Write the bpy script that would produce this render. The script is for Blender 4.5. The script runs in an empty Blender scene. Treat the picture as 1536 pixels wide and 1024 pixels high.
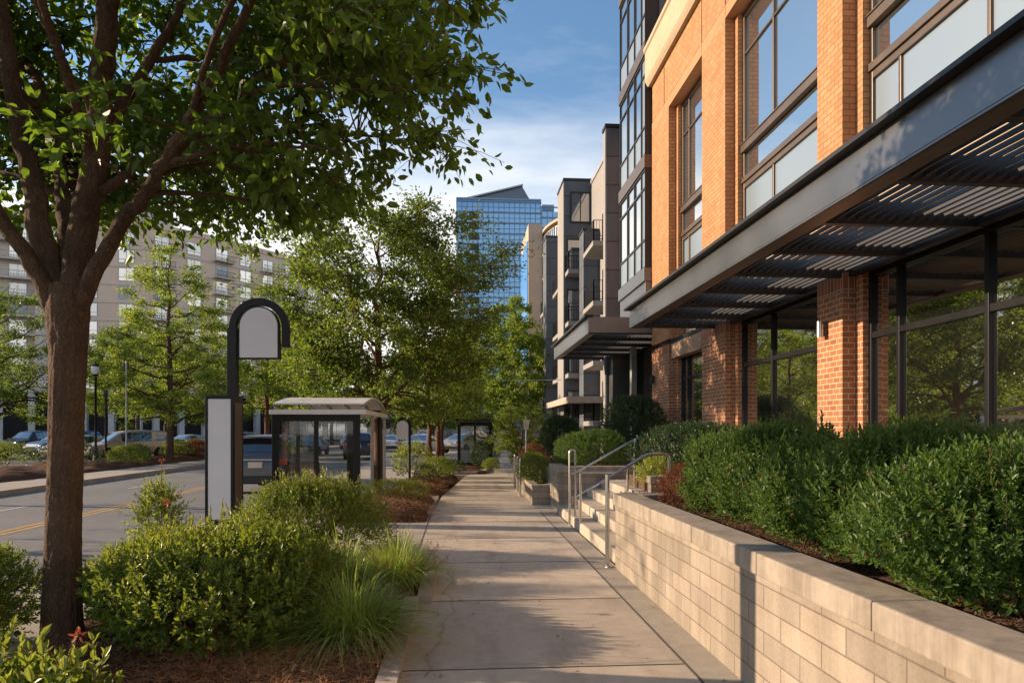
import bpy, math, random
import numpy as np
from math import radians as R, sin, cos, pi

S = bpy.context.scene
COL = S.collection
SUN_AZ, SUN_EL = 12.0, 17.5      # sun stands to the west (-X), a little ahead (+Y)

# ------------------------------------------------------------------ materials
def newmat(name):
    m = bpy.data.materials.new(name); m.use_nodes = True
    nt = m.node_tree; nt.nodes.clear()
    out = nt.nodes.new('ShaderNodeOutputMaterial')
    return m, nt, out

def nd(nt, typ, **kw):
    n = nt.nodes.new(typ)
    for k, v in kw.items():
        if hasattr(n, k): setattr(n, k, v)
        else: n.inputs[k.replace('_', ' ')].default_value = v
    return n

def ramp(nt, fac, stops):
    r = nt.nodes.new('ShaderNodeValToRGB')
    e = r.color_ramp.elements
    while len(e) < len(stops): e.new(0.5)
    for i, (p, c) in enumerate(stops):
        e[i].position = p; e[i].color = (*c, 1) if len(c) == 3 else c
    nt.links.new(fac, r.inputs[0]); return r.outputs[0]

def bump(nt, h, strength, dist=0.01):
    b = nd(nt, 'ShaderNodeBump'); b.inputs['Strength'].default_value = strength
    b.inputs['Distance'].default_value = dist
    nt.links.new(h, b.inputs['Height']); return b.outputs[0]

def noise(nt, vec, scale, detail=4, rough=.55):
    n = nd(nt, 'ShaderNodeTexNoise'); n.inputs['Scale'].default_value = scale
    n.inputs['Detail'].default_value = detail; n.inputs['Roughness'].default_value = rough
    if vec is not None: nt.links.new(vec, n.inputs['Vector'])
    return n.outputs['Fac']

def coords(nt, which='Object'):
    return nd(nt, 'ShaderNodeTexCoord').outputs[which]

def mix(nt, fac, a, b, typ='MIX'):
    n = nd(nt, 'ShaderNodeMix', data_type='RGBA', blend_type=typ)
    for sock, v in ((n.inputs[0], fac), (n.inputs[6], a), (n.inputs[7], b)):
        if isinstance(v, (int, float)): sock.default_value = v
        elif isinstance(v, tuple): sock.default_value = (*v, 1)
        else: nt.links.new(v, sock)
    return n.outputs[2]

def mapping(nt, vec, scale=(1, 1, 1), loc=(0, 0, 0)):
    m = nd(nt, 'ShaderNodeMapping'); m.inputs['Scale'].default_value = scale
    m.inputs['Location'].default_value = loc
    nt.links.new(vec, m.inputs['Vector']); return m.outputs[0]

def simple(name, col, rough=.6, metal=0., var=.18, scale=3., spec=.5, bmp=.0, bscale=60, coat=0.):
    """a plain surface with mottled colour and roughness"""
    m, nt, out = newmat(name)
    p = nd(nt, 'ShaderNodeBsdfPrincipled'); nt.links.new(p.outputs[0], out.inputs[0])
    v = coords(nt)
    f = noise(nt, v, scale, 6, .62)
    lo = tuple(c * (1 - var) for c in col); hi = tuple(min(1, c * (1 + var)) for c in col)
    nt.links.new(ramp(nt, f, [(.3, lo), (.7, hi)]), p.inputs['Base Color'])
    rr = nd(nt, 'ShaderNodeMapRange'); nt.links.new(f, rr.inputs[0])
    rr.inputs[3].default_value = max(.02, rough - .1); rr.inputs[4].default_value = min(1, rough + .1)
    nt.links.new(rr.outputs[0], p.inputs['Roughness'])
    p.inputs['Metallic'].default_value = metal
    p.inputs['Specular IOR Level'].default_value = spec
    if coat: p.inputs['Coat Weight'].default_value = coat; p.inputs['Coat Roughness'].default_value = .05
    if bmp:
        nt.links.new(bump(nt, noise(nt, v, bscale, 5), bmp), p.inputs['Normal'])
    return m

def leafmat(name, dark, light, trans, tfac=.38, rough=.42, spec=.35, dead=0.):
    m, nt, out = newmat(name)
    g = nd(nt, 'ShaderNodeNewGeometry')
    n = noise(nt, coords(nt), 1.1, 2)
    ad = nd(nt, 'ShaderNodeMath', operation='ADD'); nt.links.new(g.outputs['Random Per Island'], ad.inputs[0]); nt.links.new(n, ad.inputs[1])
    ml = nd(nt, 'ShaderNodeMath', operation='MULTIPLY'); nt.links.new(ad.outputs[0], ml.inputs[0]); ml.inputs[1].default_value = .5
    col = ramp(nt, ml.outputs[0], [(.2, dark), (.75, light)])
    oi = nd(nt, 'ShaderNodeObjectInfo')
    col = mix(nt, 1., col, ramp(nt, oi.outputs['Random'], [(0., (.74, .80, .85)), (.5, (1, 1, 1)), (1., (1.0, .93, .80))]), 'MULTIPLY')
    if dead:
        gt = nd(nt, 'ShaderNodeMath', operation='GREATER_THAN'); nt.links.new(g.outputs['Random Per Island'], gt.inputs[0]); gt.inputs[1].default_value = 1 - dead
        col = mix(nt, gt.outputs[0], col, (.16, .075, .03))
    p = nd(nt, 'ShaderNodeBsdfPrincipled'); nt.links.new(col, p.inputs['Base Color'])
    p.inputs['Roughness'].default_value = rough; p.inputs['Specular IOR Level'].default_value = spec
    t = nd(nt, 'ShaderNodeBsdfTranslucent')
    nt.links.new(mix(nt, .55, col, trans), t.inputs[0])
    mx = nd(nt, 'ShaderNodeMixShader'); mx.inputs[0].default_value = tfac
    nt.links.new(p.outputs[0], mx.inputs[1]); nt.links.new(t.outputs[0], mx.inputs[2]); nt.links.new(mx.outputs[0], out.inputs[0])
    return m

def barkmat(name, c1, c2, sc=1., strength=.9):
    m, nt, out = newmat(name)
    p = nd(nt, 'ShaderNodeBsdfPrincipled'); nt.links.new(p.outputs[0], out.inputs[0])
    v = coords(nt)
    ridg = noise(nt, mapping(nt, v, (30 * sc, 30 * sc, 4.5 * sc)), 1, 8, .72)
    w = nd(nt, 'ShaderNodeTexVoronoi', feature='DISTANCE_TO_EDGE'); w.inputs['Scale'].default_value = 1
    ns = nd(nt, 'ShaderNodeTexNoise'); ns.inputs['Scale'].default_value = 9; ns.inputs['Detail'].default_value = 4; nt.links.new(v, ns.inputs['Vector'])
    nt.links.new(mapping(nt, mix(nt, .10, v, ns.outputs['Color'], 'LINEAR_LIGHT'), (42 * sc, 42 * sc, 4.2 * sc)), w.inputs['Vector'])
    big = noise(nt, v, 2.2, 3)
    mm = nd(nt, 'ShaderNodeMath', operation='MULTIPLY'); nt.links.new(ridg, mm.inputs[0])
    wc = nd(nt, 'ShaderNodeMapRange'); nt.links.new(w.outputs['Distance'], wc.inputs[0]); wc.inputs[2].default_value = .30; wc.inputs[3].default_value = .62
    nt.links.new(wc.outputs[0], mm.inputs[1])
    col = ramp(nt, mm.outputs[0], [(.12, c1), (.6, c2)])
    col = mix(nt, .35, col, ramp(nt, big, [(.35, c1), (.65, c2)]))
    nt.links.new(col, p.inputs['Base Color']); p.inputs['Roughness'].default_value = .9
    p.inputs['Specular IOR Level'].default_value = .15
    nt.links.new(bump(nt, mm.outputs[0], strength, .045), p.inputs['Normal'])
    return m

def brickmat(name, c1, c2, mortar, bw, bh, mo=.012, uvs=(1, 1), off=.5, var=.35, bmp=.6, rough=.85, blotch=.3, offx=0., offy=0., streak=.12):
    m, nt, out = newmat(name)
    p = nd(nt, 'ShaderNodeBsdfPrincipled'); nt.links.new(p.outputs[0], out.inputs[0])
    uv = mapping(nt, nd(nt, 'ShaderNodeUVMap').outputs[0], (1, 1, 1), (offx, offy, 0))
    b = nd(nt, 'ShaderNodeTexBrick', offset=off); nt.links.new(uv, b.inputs['Vector'])
    b.inputs['Scale'].default_value = 1; b.inputs['Brick Width'].default_value = bw; b.inputs['Row Height'].default_value = bh
    b.inputs['Mortar Size'].default_value = mo; b.inputs['Mortar Smooth'].default_value = .25; b.inputs['Bias'].default_value = -.1
    b.inputs['Color1'].default_value = (*c1, 1); b.inputs['Color2'].default_value = (*c2, 1); b.inputs['Mortar'].default_value = (*mortar, 1)
    v = coords(nt)
    n1 = noise(nt, v, 1.6, 5); n2 = noise(nt, v, 45, 4)
    stk = noise(nt, mapping(nt, v, (5, 5, .45)), 1, 5, .6)
    bc = mix(nt, streak, b.outputs['Color'], ramp(nt, stk, [(.35, (.45, .43, .40)), (.6, (1, 1, 1))]), 'MULTIPLY')
    col = mix(nt, blotch, bc, ramp(nt, n1, [(.3, (.35, .33, .3)), (.7, (1, 1, 1))]), 'MULTIPLY')
    col = mix(nt, var, col, ramp(nt, n2, [(.25, (.6, .58, .55)), (.7, (1.0, 1.0, 1.0))]), 'MULTIPLY')
    nt.links.new(col, p.inputs['Base Color']); p.inputs['Roughness'].default_value = rough
    p.inputs['Specular IOR Level'].default_value = .25
    inv = nd(nt, 'ShaderNodeMath', operation='SUBTRACT'); inv.inputs[0].default_value = 1; nt.links.new(b.outputs['Fac'], inv.inputs[1])
    h = nd(nt, 'ShaderNodeMath', operation='MULTIPLY_ADD'); nt.links.new(n2, h.inputs[0]); h.inputs[1].default_value = .25; nt.links.new(inv.outputs[0], h.inputs[2])
    nt.links.new(bump(nt, h.outputs[0], bmp, .008), p.inputs['Normal'])
    return m

def glassmat(name, tint=(.012, .014, .016), refl=.30, edge=.95, rough=.015, wav=.05, wscale=.7, rc=(1, 1, 1)):
    """window glass in front of a dark room: a mirror-like coat over a dark body"""
    m, nt, out = newmat(name)
    d = nd(nt, 'ShaderNodeBsdfDiffuse'); d.inputs[0].default_value = (*tint, 1)
    g = nd(nt, 'ShaderNodeBsdfGlossy'); g.inputs['Roughness'].default_value = rough; g.inputs['Color'].default_value = (*rc, 1)
    lw = nd(nt, 'ShaderNodeLayerWeight'); lw.inputs['Blend'].default_value = .35
    mr = nd(nt, 'ShaderNodeMapRange'); nt.links.new(lw.outputs['Facing'], mr.inputs[0])
    mr.inputs[3].default_value = refl; mr.inputs[4].default_value = edge
    if wav:
        nt.links.new(bump(nt, noise(nt, coords(nt), wscale, 2), wav, .05), g.inputs['Normal'])
    mx = nd(nt, 'ShaderNodeMixShader'); nt.links.new(mr.outputs[0], mx.inputs[0])
    nt.links.new(d.outputs[0], mx.inputs[1]); nt.links.new(g.outputs[0], mx.inputs[2]); nt.links.new(mx.outputs[0], out.inputs[0])
    return m

def clearglass(name, tint=(.85, .9, .9), refl=.06):
    m, nt, out = newmat(name)
    t = nd(nt, 'ShaderNodeBsdfTransparent'); t.inputs[0].default_value = (*tint, 1)
    g = nd(nt, 'ShaderNodeBsdfGlossy'); g.inputs['Roughness'].default_value = .03
    lw = nd(nt, 'ShaderNodeLayerWeight'); lw.inputs['Blend'].default_value = .2
    mr = nd(nt, 'ShaderNodeMapRange'); nt.links.new(lw.outputs['Facing'], mr.inputs[0])
    mr.inputs[3].default_value = refl; mr.inputs[4].default_value = .45
    mx = nd(nt, 'ShaderNodeMixShader'); nt.links.new(mr.outputs[0], mx.inputs[0])
    nt.links.new(t.outputs[0], mx.inputs[1]); nt.links.new(g.outputs[0], mx.inputs[2]); nt.links.new(mx.outputs[0], out.inputs[0])
    return m

def pavemat(name, base, dark, scale=1., slab=0., streak=0., crack=False):
    """concrete / asphalt seen from close by: stains, speckle and hairline cracks"""
    m, nt, out = newmat(name)
    p = nd(nt, 'ShaderNodeBsdfPrincipled'); nt.links.new(p.outputs[0], out.inputs[0])
    v = coords(nt)
    n1 = noise(nt, v, .55 * scale, 6, .6); n2 = noise(nt, v, 7 * scale, 5, .6); n3 = noise(nt, v, 160 * scale, 3, .7)
    col = ramp(nt, n1, [(.3, dark), (.62, base)])
    col = mix(nt, .45, col, ramp(nt, n2, [(.3, dark), (.7, tuple(min(1, c * 1.08) for c in base))]))
    col = mix(nt, .5, col, ramp(nt, n3, [(.3, (.55, .55, .55)), (.65, (1.0, 1.0, 1.0))]), 'MULTIPLY')
    if crack:
        w = nd(nt, 'ShaderNodeTexVoronoi', feature='DISTANCE_TO_EDGE'); w.inputs['Scale'].default_value = .35
        ns = nd(nt, 'ShaderNodeTexNoise'); ns.inputs['Scale'].default_value = 1.3; nt.links.new(v, ns.inputs['Vector'])
        nt.links.new(mix(nt, .16, v, ns.outputs['Color'], 'LINEAR_LIGHT'), w.inputs['Vector'])
        col = mix(nt, .42, col, ramp(nt, w.outputs['Distance'], [(.0, (.4, .4, .4)), (.008, (1, 1, 1))]), 'MULTIPLY')
    if slab:
        sy = nd(nt, 'ShaderNodeSeparateXYZ'); nt.links.new(v, sy.inputs[0])
        a = nd(nt, 'ShaderNodeMath', operation='MULTIPLY_ADD'); nt.links.new(sy.outputs[1], a.inputs[0]); a.inputs[1].default_value = 1 / 1.96; a.inputs[2].default_value = -2.9 / 1.96
        fl = nd(nt, 'ShaderNodeMath', operation='FLOOR'); nt.links.new(a.outputs[0], fl.inputs[0])
        wn = nd(nt, 'ShaderNodeTexWhiteNoise', noise_dimensions='1D'); nt.links.new(fl.outputs[0], wn.inputs['W'])
        col = mix(nt, slab, col, ramp(nt, wn.outputs['Value'], [(.0, (.62, .62, .64)), (1., (1, 1, .98))]), 'MULTIPLY')
        vo = nd(nt, 'ShaderNodeTexVoronoi'); vo.inputs['Scale'].default_value = 2.6; nt.links.new(v, vo.inputs['Vector'])
        col = mix(nt, .5, col, ramp(nt, vo.outputs['Distance'], [(.035, (.42, .40, .38)), (.06, (1, 1, 1))]), 'MULTIPLY')
        st = noise(nt, mapping(nt, v, (3.2, .7, 1)), 1, 6, .65)
        col = mix(nt, .5, col, ramp(nt, st, [(.33, (.66, .63, .60)), (.52, (1, 1, 1))]), 'MULTIPLY')
    if streak:
        st = noise(nt, mapping(nt, v, (7, 7, .6)), 1, 6, .65)
        col = mix(nt, streak, col, ramp(nt, st, [(.38, (.45, .42, .39)), (.58, (1, 1, 1))]), 'MULTIPLY')
    nt.links.new(col, p.inputs['Base Color']); p.inputs['Roughness'].default_value = .88
    p.inputs['Specular IOR Level'].default_value = .3
    nt.links.new(bump(nt, n3, .25, .004), p.inputs['Normal'])
    return m

M = {}
M['walk'] = pavemat('walk_concrete', (.57, .485, .39), (.42, .35, .275), slab=.55, crack=True)
M['strip'] = pavemat('gutter_concrete', (.40, .35, .29), (.27, .235, .19), 1.4)
M['kerb'] = pavemat('kerb_concrete', (.43, .36, .29), (.28, .23, .19), 2.)
M['asphalt'] = pavemat('road_asphalt', (.19, .187, .183), (.13, .128, .126), .8, crack=True)
M['lot'] = pavemat('lot_asphalt', (.09, .088, .086), (.06, .06, .06), .6)
M['ground'] = pavemat('far_ground', (.12, .11, .09), (.07, .07, .06), .2)
M['yellow'] = simple('yellow_paint', (.42, .24, .05), .8, var=.35, scale=9)
M['white_paint'] = simple('worn_white_paint', (.42, .41, .39), .8, var=.3, scale=8)
M['joint'] = simple('joint_dirt', (.07, .058, .045), .95)
M['mulch'] = simple('bark_mulch', (.085, .043, .024), .95, var=.55, scale=26, spec=.1, bmp=1., bscale=48)
M['straw'] = simple('pine_straw', (.27, .14, .068), .8, var=.5, scale=11, spec=.2)
M['soil'] = simple('planter_bark_soil', (.10, .06, .04), .95, var=.6, scale=30, spec=.1, bmp=1., bscale=70)
M['block'] = brickmat('beige_block', (.385, .325, .26), (.28, .24, .195), (.20, .165, .135), .46, .145, .006, blotch=.4, bmp=.45, var=.4, offy=-.005, streak=.4)
M['cap'] = pavemat('cap_concrete', (.37, .315, .255), (.25, .215, .175), 2.2, streak=.5)
M['step'] = pavemat('step_concrete', (.46, .395, .315), (.34, .29, .235), 2.)
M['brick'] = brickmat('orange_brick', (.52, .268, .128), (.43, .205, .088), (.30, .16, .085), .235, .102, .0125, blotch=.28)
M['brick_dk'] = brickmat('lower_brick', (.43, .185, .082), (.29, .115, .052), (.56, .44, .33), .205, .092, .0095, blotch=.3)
M['soldier'] = brickmat('soldier_brick', (.36, .14, .06), (.26, .10, .043), (.58, .44, .33), .102, .4, .0085, off=0.)
M['lintel'] = pavemat('lintel_stone', (.47, .24, .125), (.40, .19, .095), 1.2)
M['coping'] = pavemat('coping_stone', (.50, .39, .27), (.38, .29, .19), 1.)
M['tanwall'] = pavemat('tan_render', (.40, .25, .16), (.30, .19, .12), .7)
M['bronze'] = simple('bronze_frame', (.115, .088, .068), .42, .55, .12, 2.)
M['charcoal'] = simple('charcoal_metal', (.026, .025, .025), .42, .2, .12, 2., spec=.35)
M['fascia'] = simple('fascia_metal', (.15, .155, .165), .34, .75, .12, .9)
M['louvre'] = simple('louvre_metal', (.035, .033, .032), .5, .0, .15, 3.)
M['black'] = simple('black_metal', (.007, .007, .008), .42, .0, .15, 4., spec=.25)
M['steel'] = simple('stainless_steel', (.48, .46, .44), .27, 1., .03, 3.)
M['grey_metal'] = simple('grey_metal', (.34, .34, .34), .45, .5, .15, 4.)
M['glass_up'] = glassmat('sky_glass', (.085, .10, .115), .54, .94, rc=(.97, .95, .90))
M['glass_low'] = glassmat('shop_glass', (.012, .013, .012), .48, .94, wav=.03)
M['spandrel'] = glassmat('spandrel_glass', (.15, .20, .245), .10, .38, .30, .0)
M['glass_far'] = glassmat('far_glass', (.05, .065, .085), .35, .9, .06, .12, .4)
M['glass_tower'] = glassmat('tower_glass', (.03, .11, .27), .34, .70, .03, .10, .25, (.33, .62, .98))
M['clear'] = clearglass('clear_glass', (.90, .91, .90), .03)
M['car_glass'] = glassmat('car_glass', (.006, .007, .008), .07, .85, .02, 0)
M['grey_panel'] = brickmat('grey_panel', (.115, .13, .155), (.09, .105, .128), (.045, .05, .06), 2.4, 1.25, .03, bmp=.2, off=0., blotch=.2, rough=.6)
M['grey_stucco'] = pavemat('pale_grey_render', (.31, .295, .28), (.23, .22, .21), .6)
M['beige'] = pavemat('beige_render', (.48, .39, .31), (.39, .31, .245), .5)
M['tan'] = pavemat('tan_brick_far', (.74, .58, .45), (.66, .51, .39), .4)
M['tan_lt'] = pavemat('pale_tan_far', (.64, .56, .48), (.55, .48, .41), .4)
M['pale_col'] = pavemat('pale_column', (.50, .50, .50), (.42, .42, .42), .5)
M['dark_int'] = simple('dark_interior', (.02, .019, .018), .9)
M['sign_white'] = simple('sign_white', (.62, .62, .63), .5, var=.04, scale=2.)
M['roof_panel'] = simple('cloudy_polycarbonate', (.58, .565, .55), .35, var=.1, scale=3.)
M['rubber'] = simple('tyre_rubber', (.02, .02, .02), .8)
M['rim'] = simple('alloy_rim', (.38, .38, .39), .35, .9)
M['red_light'] = simple('tail_lens', (.50, .045, .012), .15, var=.1, coat=.8)
M['head_light'] = simple('head_lens', (.62, .6, .56), .12, var=.1, coat=.8)
M['plate'] = simple('number_plate', (.55, .45, .36), .5, var=.1)
M['red_bloom'] = leafmat('red_bloom', (.34, .06, .035), (.48, .14, .07), (.55, .14, .06), .25)
M['bark'] = barkmat('foreground_bark', (.018, .011, .007), (.185, .118, .078), .85, 1.)
M['bark_far'] = barkmat('far_bark', (.035, .024, .017), (.12, .08, .055), .8, .6)
M['bark_red'] = barkmat('reddish_bark', (.05, .025, .016), (.17, .085, .05), 1., .6)
M['leaf_near'] = leafmat('near_leaf', (.024, .052, .010), (.062, .122, .018), (.30, .48, .028), .45)
M['leaf_mid'] = leafmat('street_leaf', (.030, .066, .013), (.11, .170, .022), (.38, .51, .038), .46)
M['leaf_lime'] = leafmat('lime_leaf', (.075, .135, .018), (.20, .28, .036), (.50, .62, .055), .50)
M['leaf_dark'] = leafmat('dark_street_leaf', (.030, .060, .012), (.095, .145, .022), (.36, .48, .035), .48)
M['shrub'] = leafmat('glossy_shrub_leaf', (.040, .078, .014), (.19, .255, .030), (.42, .50, .04), .40, .40, .4, .03)
M['shrub_lime'] = leafmat('young_shrub_leaf', (.13, .20, .024), (.30, .35, .045), (.52, .56, .06), .42, .36, .45)
M['hedge'] = leafmat('hedge_leaf', (.026, .064, .015), (.10, .175, .030), (.25, .38, .04), .38, .46, .32, .02)
M['ever'] = leafmat('evergreen_leaf', (.015, .038, .015), (.045, .085, .024), (.12, .20, .035), .25, .4, .4)
M['grass'] = leafmat('blade', (.13, .21, .032), (.34, .42, .075), (.52, .60, .10), .42, .38, .4)
M['rust'] = leafmat('rust_leaf', (.12, .04, .022), (.26, .10, .045), (.40, .14, .05), .35)
M['bark_twig'] = simple('brown_twig', (.11, .07, .045), .9)

def paint(name, col, metal=.3):
    return simple(name, col, .32, metal, .05, 1.5, coat=.25)

# ------------------------------------------------------------------ objects
def props(o, label=None, cat=None, group=None, kind=None):
    if label: o['label'] = label
    if cat: o['category'] = cat
    if group: o['group'] = group
    if kind: o['kind'] = kind
    return o

def thing(name, label, cat, loc=(0, 0, 0), rz=0., group=None):
    o = bpy.data.objects.new(name, None); COL.objects.link(o)
    o.location = loc; o.rotation_euler = (0, 0, rz); o.empty_display_size = .1
    return props(o, label, cat, group)

def link(name, me, parent=None, loc=None, rz=0.):
    o = bpy.data.objects.new(name, me); COL.objects.link(o)
    if parent is not None: o.parent = parent
    if loc is not None: o.location = loc
    if rz: o.rotation_euler = (0, 0, rz)
    return o

def kids(o): return [c for c in bpy.data.objects if c.parent is o]

def copy_tree(o, loc, rz=None, label=None, parent=None, ch=None):
    if ch is None:
        ch = {}
        for q in bpy.data.objects:
            if q.parent: ch.setdefault(q.parent.name, []).append(q)
    c = o.copy(); COL.objects.link(c)
    if parent is not None: c.parent = parent
    if loc is not None: c.location = loc
    if rz is not None: c.rotation_euler = (0, 0, rz)
    if label: c['label'] = label
    for q in ch.get(o.name, []): copy_tree(q, None, None, None, c, ch)
    return c

def unit(v):
    return v / np.maximum(np.linalg.norm(v, axis=-1, keepdims=True), 1e-9)

class MB:
    """collects shapes as arrays and links them as one mesh object"""
    def __init__(s): s.ch = []
    def add(s, v, f):
        s.ch.append((np.asarray(v, float).reshape(-1, 3), np.asarray(f, int))); return s
    def box(s, x0, x1, y0, y1, z0, z1):
        v = [(x, y, z) for z in (z0, z1) for y in (y0, y1) for x in (x0, x1)]
        return s.add(v, [(0, 2, 3, 1), (4, 5, 7, 6), (0, 1, 5, 4), (2, 6, 7, 3), (0, 4, 6, 2), (1, 3, 7, 5)])
    def obox(s, c, size, rz=0., rx=0., ry=0.):
        hx, hy, hz = (q / 2 for q in size)
        v = np.array([(x, y, z) for z in (-hz, hz) for y in (-hy, hy) for x in (-hx, hx)])
        a = np.array([[1, 0, 0], [0, cos(rx), -sin(rx)], [0, sin(rx), cos(rx)]])
        b = np.array([[cos(ry), 0, sin(ry)], [0, 1, 0], [-sin(ry), 0, cos(ry)]])
        d = np.array([[cos(rz), -sin(rz), 0], [sin(rz), cos(rz), 0], [0, 0, 1]])
        v = v @ (d @ b @ a).T + np.array(c)
        return s.add(v, [(0, 2, 3, 1), (4, 5, 7, 6), (0, 1, 5, 4), (2, 6, 7, 3), (0, 4, 6, 2), (1, 3, 7, 5)])
    def prism(s, poly, z0, z1):
        n = len(poly)
        v = [(x, y, z0) for x, y in poly] + [(x, y, z1) for x, y in poly]
        s.add(v, [(i, (i + 1) % n, n + (i + 1) % n, n + i) for i in range(n)])
        s.add(v[n:], [tuple(range(n))]); s.add(v[:n], [tuple(range(n))[::-1]]); return s
    def extrude(s, prof, axis, a0, a1):
        """profile in the two other axes, swept along axis"""
        n = len(prof); v = []
        for a in (a0, a1):
            for p, q in prof:
                v.append((a, p, q) if axis == 'x' else (p, a, q) if axis == 'y' else (p, q, a))
        s.add(v, [(i, (i + 1) % n, n + (i + 1) % n, n + i) for i in range(n)])
        s.add(v[n:], [tuple(range(n))]); s.add(v[:n], [tuple(range(n))[::-1]]); return s
    def tube(s, pts, rad, n=8, cap=True):
        p = np.asarray(pts, float); k = len(p)
        r = np.full(k, rad) if np.isscalar(rad) else np.asarray(rad, float)
        t = np.gradient(p, axis=0); t = unit(t)
        ref = np.array([0, 0, 1.]) if abs(t[:, 2]).mean() < .8 else np.array([1., 0, 0])
        u = unit(np.cross(np.broadcast_to(ref, t.shape), t)); w = np.cross(t, u)
        a = np.linspace(0, 2 * pi, n, endpoint=False)
        v = p[:, None] + r[:, None, None] * (np.cos(a)[None, :, None] * u[:, None] + np.sin(a)[None, :, None] * w[:, None])
        i = np.arange(k - 1)[:, None] * n; j = np.arange(n)[None]; jn = (j + 1) % n
        f = np.stack([i + j, i + jn, i + n + jn, i + n + j], -1).reshape(-1, 4)
        s.add(v, f)
        if cap:
            s.add(v[0], [tuple(range(n))[::-1]]); s.add(v[-1], [tuple(range(n))])
        return s
    def cyl(s, x, y, z0, z1, r, n=12, r2=None):
        return s.tube([(x, y, z0), (x, y, z1)], [r, r if r2 is None else r2], n)
    def lathe(s, prof, n=16, c=(0, 0, 0)):
        prof = np.array(prof, float); k = len(prof)
        a = np.linspace(0, 2 * pi, n, endpoint=False)
        v = np.stack([prof[:, 0, None] * np.cos(a), prof[:, 0, None] * np.sin(a), np.repeat(prof[:, 1, None], n, 1)], -1) + np.array(c)
        i = np.arange(k - 1)[:, None] * n; j = np.arange(n)[None]; jn = (j + 1) % n
        return s.add(v, np.stack([i + j, i + jn, i + n + jn, i + n + j], -1).reshape(-1, 4))
    def tubes(s, paths, rad, n=4):
        """many thin tubes at once: paths (T,K,3), rad (T,K)"""
        p = np.asarray(paths, float); T, K, _ = p.shape
        t = unit(np.gradient(p, axis=1))
        ref = np.where(np.abs(t[..., 2:3]) < .8, np.array([0, 0, 1.]), np.array([1., 0, 0]))
        u = unit(np.cross(ref, t)); w = np.cross(t, u)
        a = np.linspace(0, 2 * pi, n, endpoint=False)
        v = p[:, :, None] + rad[:, :, None, None] * (np.cos(a)[:, None] * u[:, :, None] + np.sin(a)[:, None] * w[:, :, None])
        b = (np.arange(T) * K * n)[:, None, None]; i = (np.arange(K - 1) * n)[None, :, None]; j = np.arange(n)[None, None]; jn = (j + 1) % n
        f = np.stack([b + i + j, b + i + jn, b + i + n + jn, b + i + n + j], -1).reshape(-1, 4)
        return s.add(v, f)
    def mesh(s, name, mat, smooth=False):
        me = bpy.data.meshes.new(name)
        nv = sum(len(c[0]) for c in s.ch)
        V = np.concatenate([c[0] for c in s.ch]); 
        L, T = [], []; off = 0; UV = []
        for v, f in s.ch:
            if f.ndim == 1: f = f[None]
            L.append((f + off).ravel()); T.append(np.full(len(f), f.shape[1])); 
            c = v[f]
            nrm = np.cross(c[:, 1] - c[:, 0], c[:, 2] - c[:, 1]); ax = np.abs(nrm).argmax(1)
            uv = np.where((ax == 0)[:, None, None], c[..., [1, 2]], np.where((ax == 1)[:, None, None], c[..., [0, 2]], c[..., [0, 1]]))
            UV.append(uv.reshape(-1, 2)); off += len(v)
        L = np.concatenate(L); T = np.concatenate(T); UV = np.concatenate(UV)
        me.vertices.add(nv); me.vertices.foreach_set('co', V.astype(np.float32).ravel())
        me.loops.add(len(L)); me.loops.foreach_set('vertex_index', L.astype(np.int32))
        me.polygons.add(len(T)); st = np.concatenate([[0], np.cumsum(T)[:-1]])
        me.polygons.foreach_set('loop_start', st.astype(np.int32))
        me.polygons.foreach_set('use_smooth', np.full(len(T), bool(smooth)))
        u = me.uv_layers.new(name='UVMap'); u.data.foreach_set('uv', UV.astype(np.float32).ravel())
        me.materials.append(mat); me.update(calc_edges=True); me.validate()
        return me
    def build(s, name, mat, parent=None, smooth=False, bevel=0., loc=None, rz=0.):
        o = link(name, s.mesh(name, mat, smooth), parent, loc, rz)
        if bevel:
            b = o.modifiers.new('bevel', 'BEVEL'); b.width = bevel; b.segments = 2; b.limit_method = 'ANGLE'; b.angle_limit = R(40)
        return o

def struct(name, mb, mat, bevel=0.):
    return props(mb.build(name, mat, bevel=bevel), kind='structure')

# ------------------------------------------------------------------ leaves
def leaf_mesh(name, P, D, N, Ln, W, mat, detail=0, droop=.12):
    D = unit(D); Sd = unit(np.cross(D, N)); N = np.cross(Sd, D)
    Ln = Ln[:, None]; W = Ln * W if np.isscalar(W) else W[:, None]
    n = len(P); fold = .16
    tip = P + D * Ln - N * Ln * droop
    if detail == 0:
        mid = P + D * Ln * .45
        V = np.stack([P, mid + Sd * W / 2 + N * W * fold, tip, mid - Sd * W / 2 + N * W * fold], 1)
        F = np.arange(n)[:, None] * 4 + np.array([[0, 2, 1, 0, 3, 2]]); F = F.reshape(-1, 3); k = 3
    else:
        a = P + D * Ln * .26; b = P + D * Ln * .62 - N * Ln * droop * .35
        V = np.stack([P, a + Sd * W * .44 + N * W * fold, b + Sd * W * .43 + N * W * fold, tip,
                      b - Sd * W * .43 + N * W * fold, a - Sd * W * .44 + N * W * fold], 1)
        F = np.arange(n)[:, None] * 6 + np.array([[0, 3, 2, 1, 0, 5, 4, 3]]); F = F.reshape(-1, 4); k = 4
    me = bpy.data.meshes.new(name)
    me.vertices.add(V.shape[0] * V.shape[1]); me.vertices.foreach_set('co', V.astype(np.float32).ravel())
    me.loops.add(F.size); me.loops.foreach_set('vertex_index', F.astype(np.int32).ravel())
    me.polygons.add(len(F)); me.polygons.foreach_set('loop_start', (np.arange(len(F)) * k).astype(np.int32))
    me.polygons.foreach_set('use_smooth', np.zeros(len(F), bool))
    me.materials.append(mat); me.update(calc_edges=True)
    return me

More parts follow.
